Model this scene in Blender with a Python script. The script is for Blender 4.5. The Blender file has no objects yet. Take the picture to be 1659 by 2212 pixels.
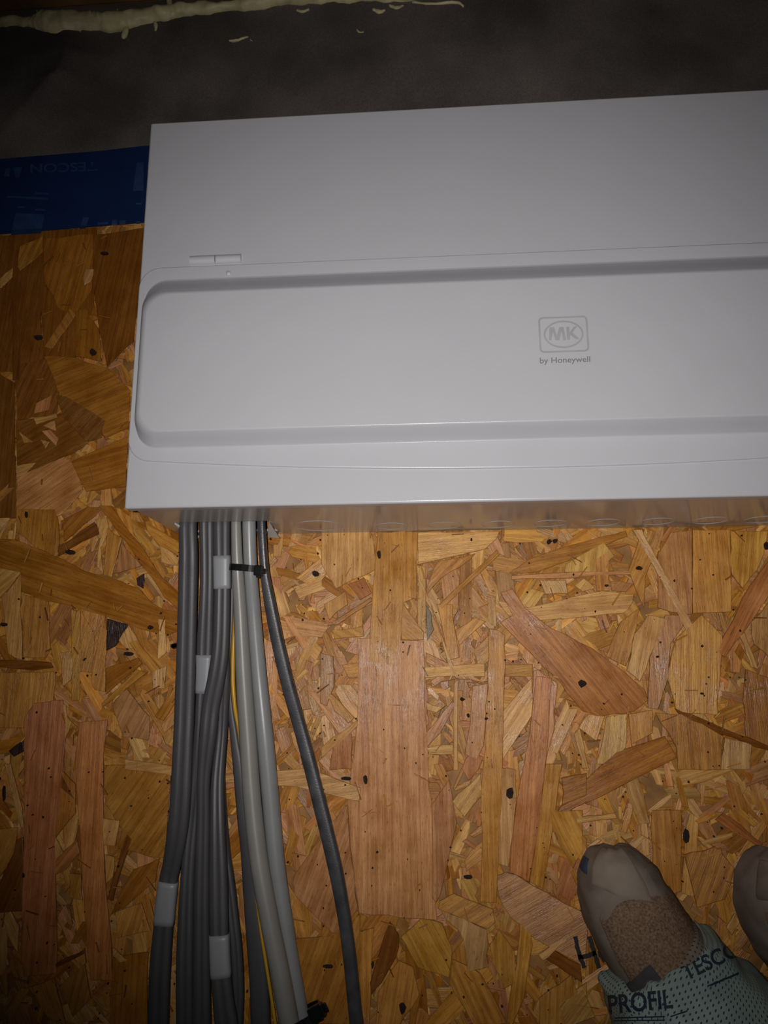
import bpy, bmesh, math, random
import numpy as np
from mathutils import Vector, Matrix, noise
from mathutils.bvhtree import BVHTree

random.seed(11)
SC = bpy.context.scene
COL = SC.collection

# ------------------------------------------------------------------ camera
F, CX, CY = 1661.0, 829.5, 1106.0
CAM = Vector((0.21181592, -0.11229036, 0.6063329))
RR = [Vector((0.99742187, -0.00404986, -0.07164649)),      # image right
      Vector((-0.01899269, -0.97770119, -0.20914027)),     # image down
      Vector((-0.06920187, 0.20996184, -0.97525747))]      # view direction
cam_data = bpy.data.cameras.new('camera')
cam = bpy.data.objects.new('camera', cam_data)
COL.objects.link(cam)
cam_data.sensor_fit = 'HORIZONTAL'
cam_data.sensor_width = 36.0
cam_data.lens = F / 1659.0 * 36.0
cam_data.clip_start = 0.01
m = Matrix((RR[0], -RR[1], -RR[2])).transposed().to_4x4()
m.translation = CAM
cam.matrix_world = m
SC.camera = cam

# ------------------------------------------------------------------ light
w = bpy.data.worlds.new('world')
SC.world = w
w.use_nodes = True
w.node_tree.nodes['Background'].inputs[0].default_value = (0.9, 0.95, 1.0, 1)
w.node_tree.nodes['Background'].inputs[1].default_value = 0.006
fl = bpy.data.lights.new('phone_flash', 'SPOT')
fl.energy = 10.4
fl.color = (1.0, 0.965, 0.93)
fl.spot_size = math.radians(91)
fl.spot_blend = 1.0
fl.shadow_soft_size = 0.0035
flo = bpy.data.objects.new('phone_flash', fl)
COL.objects.link(flo)
fm = m.copy()
fm.translation = CAM - RR[0] * 0.016 - RR[1] * 0.006
aim = (RR[2] + RR[0] * 0.09 - RR[1] * 0.03).normalized()
flo.matrix_world = Matrix.Translation(fm.translation) @ aim.to_track_quat('-Z', 'Y').to_matrix().to_4x4()

SC.view_settings.view_transform = 'Standard'
SC.view_settings.look = 'None'
SC.view_settings.gamma = 1.0
SC.view_settings.exposure = 0.0
SC.view_settings.use_curve_mapping = False


# ------------------------------------------------------------------ helpers
def ray(px, py):
    return (RR[0] * ((px - CX) / F) + RR[1] * ((py - CY) / F) + RR[2]).normalized()


def at(px, py, z=0.0):
    """where the sight line of a photo point meets the plane at height z above the boards"""
    d = ray(px, py)
    t = (z - CAM.z) / d.z
    return CAM + d * t


def link(name, mesh, mat=None, parent=None, smooth=False):
    o = bpy.data.objects.new(name, mesh)
    COL.objects.link(o)
    if mat:
        mesh.materials.append(mat)
    if parent:
        o.parent = parent
    if smooth:
        for p in mesh.polygons:
            p.use_smooth = True
    return o


def tag(o, label=None, cat=None, group=None, kind=None):
    if label: o['label'] = label
    if cat: o['category'] = cat
    if group: o['group'] = group
    if kind: o['kind'] = kind
    return o


def empty(name, loc=(0, 0, 0)):
    o = bpy.data.objects.new(name, None)
    o.empty_display_size = 0.03
    COL.objects.link(o)
    o.location = loc
    return o


def mesh_py(name, v, f):
    me = bpy.data.meshes.new(name)
    me.from_pydata([tuple(x) for x in v], [], f)
    me.update()
    return me


def bm_mesh(bm, name):
    bmesh.ops.recalc_face_normals(bm, faces=bm.faces)
    me = bpy.data.meshes.new(name)
    bm.to_mesh(me)
    bm.free()
    return me


def add_box(bm, x0, x1, y0, y1, z0, z1, bev=0.0, seg=2):
    r = bmesh.ops.create_cube(bm, size=1.0)
    vs = r['verts']
    for v in vs:
        v.co = Vector((x0 + (v.co.x + .5) * (x1 - x0), y0 + (v.co.y + .5) * (y1 - y0), z0 + (v.co.z + .5) * (z1 - z0)))
    if bev:
        es = set()
        for v in vs:
            es.update(v.link_edges)
        bmesh.ops.bevel(bm, geom=list(es), offset=bev, segments=seg, profile=0.5, affect='EDGES')


def catmull(pts, n):
    """pts: list of tuples (any width); returns n*(len-1)+1 interpolated rows"""
    P = np.array(pts, float)
    P = np.vstack([2 * P[0] - P[1], P, 2 * P[-1] - P[-2]])
    out = []
    for i in range(1, len(P) - 2):
        a, b, c, d = P[i - 1], P[i], P[i + 1], P[i + 2]
        for k in range(n):
            t = k / n
            out.append(.5 * ((2 * b) + (-a + c) * t + (2 * a - 5 * b + 4 * c - d) * t * t + (-a + 3 * b - 3 * c + d) * t ** 3))
    out.append(P[-2])
    return np.array(out)


# ------------------------------------------------------------------ materials
def new_mat(name):
    mt = bpy.data.materials.new(name)
    mt.use_nodes = True
    nt = mt.node_tree
    return mt, nt, nt.nodes['Principled BSDF'], nt.nodes.new, nt.links.new


def simple_mat(name, col, rough=.4, spec=.5, var=.08, nscale=60, bump=.0, bscale=800, metal=0.0):
    mt, nt, b, N, L = new_mat(name)
    tc = N('ShaderNodeTexCoord')
    nz = N('ShaderNodeTexNoise'); nz.inputs['Scale'].default_value = nscale; nz.inputs['Detail'].default_value = 5
    L(tc.outputs['Object'], nz.inputs['Vector'])
    mr = N('ShaderNodeMapRange'); mr.inputs[1].default_value = .3; mr.inputs[2].default_value = .7
    mr.inputs[3].default_value = 1 - var; mr.inputs[4].default_value = 1 + var
    L(nz.outputs['Fac'], mr.inputs[0])
    mx = N('ShaderNodeMix'); mx.data_type = 'RGBA'; mx.blend_type = 'MULTIPLY'; mx.inputs[0].default_value = 1
    mx.inputs[6].default_value = (*col, 1)
    L(mr.outputs[0], mx.inputs[7])
    L(mx.outputs[2], b.inputs['Base Color'])
    b.inputs['Roughness'].default_value = rough
    b.inputs['Specular IOR Level'].default_value = spec
    b.inputs['Metallic'].default_value = metal
    if bump:
        n2 = N('ShaderNodeTexNoise'); n2.inputs['Scale'].default_value = bscale; n2.inputs['Detail'].default_value = 3
        L(tc.outputs['Object'], n2.inputs['Vector'])
        bp = N('ShaderNodeBump'); bp.inputs['Strength'].default_value = bump; bp.inputs['Distance'].default_value = .0005
        L(n2.outputs['Fac'], bp.inputs['Height'])
        L(bp.outputs['Normal'], b.inputs['Normal'])
    return mt


def wood_mat():
    mt, nt, b, N, L = new_mat('wood_strand')
    at_ = N('ShaderNodeAttribute'); at_.attribute_name = 'tone'
    uv = N('ShaderNodeUVMap'); uv.uv_map = 'grain'
    def stretched(su, sv, det, dist=0.0):
        mp = N('ShaderNodeMapping'); mp.inputs['Scale'].default_value = (su, sv, 1)
        L(uv.outputs['UV'], mp.inputs['Vector'])
        nz = N('ShaderNodeTexNoise'); nz.inputs['Scale'].default_value = 1; nz.inputs['Detail'].default_value = det
        nz.inputs['Distortion'].default_value = dist
        L(mp.outputs['Vector'], nz.inputs['Vector'])
        return nz
    def rng(src, a, c, lo, hi):
        mr = N('ShaderNodeMapRange'); mr.inputs[1].default_value = a; mr.inputs[2].default_value = c
        mr.inputs[3].default_value = lo; mr.inputs[4].default_value = hi
        L(src, mr.inputs[0]); return mr
    def mul(a, c):
        mm = N('ShaderNodeMath'); mm.operation = 'MULTIPLY'
        L(a, mm.inputs[0]); L(c, mm.inputs[1]); return mm
    fine = stretched(55, 1500, 4)
    ring = stretched(9, 330, 2, .4)
    pore = stretched(260, 1500, 2)
    blot = stretched(45, 60, 4)
    a = rng(fine.outputs['Fac'], .3, .7, .78, 1.18)
    c = rng(ring.outputs['Fac'], .38, .6, .74, 1.06)
    d = rng(pore.outputs['Fac'], .30, .40, .55, 1.0)
    e = rng(blot.outputs['Fac'], .3, .7, .8, 1.18)
    k = mul(mul(mul(a.outputs[0], c.outputs[0]).outputs[0], d.outputs[0]).outputs[0], e.outputs[0])
    # grain darkens towards red-brown: raise the multiplier per channel
    cmb = N('ShaderNodeCombineColor')
    for i, p in enumerate((.85, 1.1, 1.35)):
        pw = N('ShaderNodeMath'); pw.operation = 'POWER'; pw.inputs[1].default_value = p
        L(k.outputs[0], pw.inputs[0]); L(pw.outputs[0], cmb.inputs[i])
    mx = N('ShaderNodeMix'); mx.data_type = 'RGBA'; mx.blend_type = 'MULTIPLY'; mx.inputs[0].default_value = 1
    L(at_.outputs['Color'], mx.inputs[6]); L(cmb.outputs[0], mx.inputs[7])
    L(mx.outputs[2], b.inputs['Base Color'])
    rg = rng(blot.outputs['Fac'], .35, .65, .22, .44)
    L(rg.outputs[0], b.inputs['Roughness'])
    b.inputs['Specular IOR Level'].default_value = .28
    bp = N('ShaderNodeBump'); bp.inputs['Strength'].default_value = .7; bp.inputs['Distance'].default_value = .0006
    ad = N('ShaderNodeMath'); ad.operation = 'ADD'
    L(fine.outputs['Fac'], ad.inputs[0]); L(blot.outputs['Fac'], ad.inputs[1])
    L(ad.outputs[0], bp.inputs['Height']); L(bp.outputs['Normal'], b.inputs['Normal'])
    return mt


M_WOOD = wood_mat()
M_BOARD = simple_mat('board_core', (.27, .125, .035), .6, .3, .35, 60)
M_BARK = simple_mat('bark', (.022, .011, .008), .8, .2, .4, 400)
M_PAINT = simple_mat('white_powder_coat', (.462, .460, .492), .30, .5, .015, 20, .10, 1400)
M_GLOSS = simple_mat('glossy_white_steel', (.40, .375, .36), .17, .5, .02, 20)
M_STRIP = simple_mat('white_plastic', (.75, .75, .76), .4)
M_DARKG = simple_mat('dark_grey_pvc', (.060, .058, .063), .44, .4, .10, 30, .10, 900)
M_BLACKG = simple_mat('charcoal_pvc', (.045, .044, .05), .33, .5, .35, 90, .15, 900)
M_LIGHTG = simple_mat('light_grey_pvc', (.235, .24, .245), .34, .5, .06, 40, .05, 700)
M_LIGHTW = simple_mat('warm_grey_pvc', (.225, .218, .205), .36, .5, .06, 40, .05, 700)
M_LABEL = simple_mat('white_pvc_tape', (.25, .26, .28), .42, .5, .03, 40)
M_BLACK = simple_mat('black_nylon', (.006, .006, .006), .25)
M_PRINT = simple_mat('grey_print', (.345, .345, .36), .45)
M_PRINTD = simple_mat('dark_grey_print', (.19, .19, .20), .45)
M_MARK = simple_mat('black_marker_ink', (.008, .006, .006), .6)
M_TIMBER = simple_mat('dark_timber', (.20, .105, .04), .6, .3, .3, 25, .3, 200)
M_FOAM = simple_mat('cured_foam', (.60, .52, .29), .5, .5, .25, 60, .6, 260)
M_NAVY = simple_mat('blue_tape', (.0035, .017, .075), .55, .35, .12, 50, .1, 500)
M_NAVYP = simple_mat('blue_tape_print', (.016, .042, .115), .55, .35, .25, 120)
M_TAUPE = simple_mat('taupe_canvas', (.170, .138, .112), .85, .2, .22, 50, .5, 1200)
M_TOE = simple_mat('taupe_toe', (.195, .158, .124), .8, .2, .15, 60, .3, 900)
M_SUEDE = simple_mat('brown_suede', (.165, .105, .068), .95, .1, .5, 700, 1.0, 1000)
M_RUBBER = simple_mat('dark_rubber', (.03, .027, .025), .7)
M_BCANVAS = simple_mat('brown_canvas', (.130, .100, .080), .85, .2, .3, 80, .4, 900)  # darker brown canvas of the side patches
M_LINING = simple_mat('dark_grey_lining', (.050, .047, .050), .85, .2, .2, 80, .4, 900)  # dark grey cloth of the lining inside the cuff
M_BLUEP = simple_mat('navy_patch', (.02, .03, .06), .8)
M_INK = simple_mat('navy_ink', (.012, .022, .045), .7)
M_TROUSER = simple_mat('grey_trouser', (.10, .11, .11), .9, .2, .2, 60, .4, 900)


def earth_mat():
    mt, nt, b, N, L = new_mat('green_yellow_pvc')
    uv = N('ShaderNodeUVMap'); uv.uv_map = 'around'
    sp = N('ShaderNodeSeparateXYZ'); L(uv.outputs['UV'], sp.inputs[0])
    wv = N('ShaderNodeMath'); wv.operation = 'GREATER_THAN'; wv.inputs[1].default_value = .72
    L(sp.outputs[1], wv.inputs[0])
    mx = N('ShaderNodeMix'); mx.data_type = 'RGBA'
    mx.inputs[6].default_value = (.50, .27, .015, 1); mx.inputs[7].default_value = (.02, .09, .03, 1)
    L(wv.outputs[0], mx.inputs[0]); L(mx.outputs[2], b.inputs['Base Color'])
    b.inputs['Roughness'].default_value = .35
    return mt


M_EARTH = earth_mat()


def membrane_mat():
    mt, nt, b, N, L = new_mat('grey_fleece')
    tc = N('ShaderNodeTexCoord')
    def nz(s, d, lo, hi, a=.35, c=.65):
        n = N('ShaderNodeTexNoise'); n.inputs['Scale'].default_value = s; n.inputs['Detail'].default_value = d
        L(tc.outputs['Object'], n.inputs['Vector'])
        r = N('ShaderNodeMapRange'); r.inputs[1].default_value = a; r.inputs[2].default_value = c
        r.inputs[3].default_value = lo; r.inputs[4].default_value = hi
        L(n.outputs['Fac'], r.inputs[0]); return r, n
    a, n1 = nz(11, 6, .65, 1.35, .38, .68)
    c, n2 = nz(700, 2, .85, 1.15)
    mm = N('ShaderNodeMath'); mm.operation = 'MULTIPLY'; L(a.outputs[0], mm.inputs[0]); L(c.outputs[0], mm.inputs[1])
    mx = N('ShaderNodeMix'); mx.data_type = 'RGBA'; mx.blend_type = 'MULTIPLY'; mx.inputs[0].default_value = 1
    mx.inputs[6].default_value = (.105, .088, .080, 1); L(mm.outputs[0], mx.inputs[7])
    L(mx.outputs[2], b.inputs['Base Color'])
    b.inputs['Roughness'].default_value = .75; b.inputs['Specular IOR Level'].default_value = .25
    bp = N('ShaderNodeBump'); bp.inputs['Strength'].default_value = .3; bp.inputs['Distance'].default_value = .0004
    L(n2.outputs['Fac'], bp.inputs['Height']); L(bp.outputs['Normal'], b.inputs['Normal'])
    return mt


M_MEMB = membrane_mat()


def perforated_mat(name, base, dot):
    """pale tape with staggered rows of little punched dots"""
    mt, nt, b, N, L = new_mat(name)
    uv = N('ShaderNodeUVMap'); uv.uv_map = 'around'
    sp = N('ShaderNodeSeparateXYZ'); L(uv.outputs['UV'], sp.inputs[0])
    def mth(op, x, y=None, val=None):
        q = N('ShaderNodeMath'); q.operation = op
        if isinstance(x, float): q.inputs[0].default_value = x
        else: L(x, q.inputs[0])
        if y is not None: L(y, q.inputs[1])
        if val is not None: q.inputs[1].default_value = val
        return q.outputs[0]
    r = mth('MULTIPLY', sp.outputs[0], val=1 / .0029)
    row = mth('FLOOR', r)
    stg = mth('MULTIPLY', mth('MODULO', mth('ABSOLUTE', row), val=2.0), val=.5)
    cq = mth('ADD', mth('MULTIPLY', sp.outputs[1], val=1 / .0036), stg)
    dx = mth('SUBTRACT', mth('FRACT', r), val=.5)
    dy = mth('SUBTRACT', mth('FRACT', cq), val=.5)
    d2 = mth('ADD', mth('MULTIPLY', mth('MULTIPLY', dx, dx), val=1.0), mth('MULTIPLY', mth('MULTIPLY', dy, dy), val=1.9))
    dm = mth('LESS_THAN', d2, val=.055)
    tc = N('ShaderNodeTexCoord')
    n = N('ShaderNodeTexNoise'); n.inputs['Scale'].default_value = 35; n.inputs['Detail'].default_value = 5
    L(tc.outputs['Object'], n.inputs['Vector'])
    rm = N('ShaderNodeMapRange'); rm.inputs[1].default_value = .3; rm.inputs[2].default_value = .7
    rm.inputs[3].default_value = .72; rm.inputs[4].default_value = 1.2
    L(n.outputs['Fac'], rm.inputs[0])
    cm = N('ShaderNodeMix'); cm.data_type = 'RGBA'; cm.blend_type = 'MULTIPLY'; cm.inputs[0].default_value = 1
    cm.inputs[6].default_value = (*base, 1); L(rm.outputs[0], cm.inputs[7])
    mx = N('ShaderNodeMix'); mx.data_type = 'RGBA'
    L(dm, mx.inputs[0]); L(cm.outputs[2], mx.inputs[6]); mx.inputs[7].default_value = (*dot, 1)
    L(mx.outputs[2], b.inputs['Base Color'])
    b.inputs['Roughness'].default_value = .7; b.inputs['Specular IOR Level'].default_value = .25
    bp = N('ShaderNodeBump'); bp.inputs['Strength'].default_value = .5; bp.inputs['Distance'].default_value = .0006
    bp.invert = True
    L(dm, bp.inputs['Height']); L(bp.outputs['Normal'], b.inputs['Normal'])
    return mt


M_PERF = perforated_mat('perforated_green_tape', (.25, .335, .32), (.025, .045, .06))
M_PERFB = perforated_mat('worn_perforated_tape', (.18, .16, .13), (.05, .035, .03))

# ------------------------------------------------------------------ floor of oriented strand board
bm = bmesh.new()
add_box(bm, -1.0, 1.5, -1.2, .75, -.018, 0.0)
FLOOR = link('floor', bm_mesh(bm, 'floor'), M_BOARD)
tag(FLOOR, kind='structure', label='oriented strand board decking under the consumer unit')

TONE = {'Y': (.50, .226, .040), 'P': (.48, .215, .078), 'L': (.57, .300, .085), 'O': (.37, .140, .018),
        'R': (.45, .172, .050), 'B': (.20, .068, .011), 'D': (.030, .012, .008), 'G': (.18, .135, .07),
        'Q': (.56, .30, .105), 'S': (.43, .180, .030), 'N': (.235, .085, .013)}


def jag(poly, step=.011, amp=.0005):
    out = []
    n = len(poly)
    for i in range(n):
        a, b = Vector(poly[i]), Vector(poly[(i + 1) % n])
        out.append(a)
        d = b - a
        k = min(2, int(d.length / step))
        nn = Vector((-d.y, d.x))
        if nn.length > 0: nn.normalize()
        for j in range(1, k + 1):
            out.append(a + d * (j / (k + 1) + random.uniform(-.1, .1)) + nn * random.gauss(0, amp))
    return out


def strand_geo(poly, z0, th, tone, ang, tilt=.012, ins=.00045):
    """one flake of wood: outline with side walls, bevelled rim darkened for joint lines and edge shade and a flat tilted top.
    returns verts, faces, per-vertex colour, per-vertex grain uv"""
    P = [Vector((p[0], p[1])) for p in poly]
    area = sum(P[i].x * P[(i + 1) % len(P)].y - P[(i + 1) % len(P)].x * P[i].y for i in range(len(P)))
    if area < 0: P.reverse()
    n = len(P)
    c = sum(P, Vector((0, 0))) / n
    size = max((p - c).length for p in P)
    if tilt < .009: tilt = min(tilt, .000006 / size)
    tx, ty = random.gauss(0, tilt), random.gauss(0, tilt)
    inner = []
    for i in range(n):
        a, b, d = P[i - 1], P[i], P[(i + 1) % n]
        e1, e2 = (b - a), (d - b)
        if e1.length > 0: e1.normalize()
        if e2.length > 0: e2.normalize()
        nn = Vector((-e1.y - e2.y, e1.x + e2.x))
        if nn.length < 1e-6: nn = Vector((-e1.y, e1.x))
        nn.normalize()
        k = max(.5, nn.dot(Vector((-e1.y, e1.x))))
        inner.append(b + nn * min(ins / k, ins * 1.8))
    def zt(p): return (p.x - c.x) * tx + (p.y - c.y) * ty
    v, f, col = [], [], []
    dk = tuple(t * .62 for t in tone)  # joint lines and edge shade put into the colour of rim and sides
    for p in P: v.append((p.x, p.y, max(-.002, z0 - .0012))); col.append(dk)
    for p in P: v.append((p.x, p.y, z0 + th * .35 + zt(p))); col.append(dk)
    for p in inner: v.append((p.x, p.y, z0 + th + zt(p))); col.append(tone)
    for i in range(n):
        j = (i + 1) % n
        f.append((i, j, n + j, n + i))
        f.append((n + i, n + j, 2 * n + j, 2 * n + i))
    f.append(tuple(range(2 * n, 3 * n)))
    ca, sa = math.cos(ang), math.sin(ang)
    ou, ov = random.uniform(0, 50), random.uniform(0, 50)
    uv = [(q[0] * ca + q[1] * sa + ou, -q[0] * sa + q[1] * ca + ov) for q in v]
    return v, f, col, uv


def strand_mesh(geos, name):
    V, Fc, Cc, U = [], [], [], []
    for v, f, c, u in geos:
        o = len(V)
        V += v; Cc += c; U += u
        Fc += [tuple(i + o for i in q) for q in f]
    me = mesh_py(name, V, Fc)
    ca = me.color_attributes.new('tone', 'FLOAT_COLOR', 'POINT')
    ca.data.foreach_set('color', np.hstack([np.array(Cc), np.ones((len(Cc), 1))]).astype(np.float32).ravel())
    ul = me.uv_layers.new(name='grain')
    li = np.empty(len(me.loops), np.int32)
    me.loops.foreach_get('vertex_index', li)
    ul.data.foreach_set('uv', np.array(U, np.float32)[li].ravel())
    return me


def vary(t, s=.13):
    k = math.exp(random.gauss(0, s))
    return (t[0] * k, t[1] * k * math.exp(random.gauss(0, .03)), t[2] * k * math.exp(random.gauss(0, .10)))


def flake(cx, cy, ln, wd, ang, z0, th, tone, jagged=True):
    ca, sa = math.cos(ang), math.sin(ang)
    k0, k1 = random.uniform(.55, 1.0), random.uniform(.55, 1.0)
    s0, s1 = random.uniform(-.25, .25) * wd, random.uniform(-.25, .25) * wd
    pts = [(-ln / 2 + s0, -wd / 2 * k0), (ln / 2 + s1, -wd / 2 * k1), (ln / 2 - s1, wd / 2 * k1), (-ln / 2 - s0, wd / 2 * k0)]
    if jagged:
        pts.insert(1, (random.uniform(-.2, .2) * ln, -wd / 2 * random.uniform(.9, 1.1)))
        pts.insert(4, (random.uniform(-.2, .2) * ln, wd / 2 * random.uniform(.9, 1.1)))
        if ln > .02:
            pts.insert(3, (ln / 2 + random.uniform(-.06, .1) * ln, random.uniform(-.2, .2) * wd))
    poly = [(cx + x * ca - y * sa, cy + x * sa + y * ca) for x, y in pts]
    return strand_geo(poly, z0, th, tone, ang, .02 if ln < .02 else .010, min(.0005, wd * .12))


KEYS = 'YYYYYLLLPPPSSSOORQ'
# the bed of small flakes that nobody could count
geos = []
NB = 0
while NB < 13500:
    cx, cy = random.uniform(-.40, .80), random.uniform(-.60, .34)
    if cx > .03 and cy > .03: continue
    NB += 1
    ln = random.lognormvariate(math.log(.022), .45)
    wd = ln * random.uniform(.12, .45)
    ang = math.pi / 2 + random.gauss(0, .65) if random.random() < .6 else random.uniform(0, math.pi)
    geos.append(flake(cx, cy, ln, min(wd, .014), ang, random.uniform(0, .0009), .0004, vary(TONE[random.choice(KEYS)], .15)))
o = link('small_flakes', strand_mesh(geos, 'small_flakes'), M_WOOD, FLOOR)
tag(o, kind='stuff')

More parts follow.
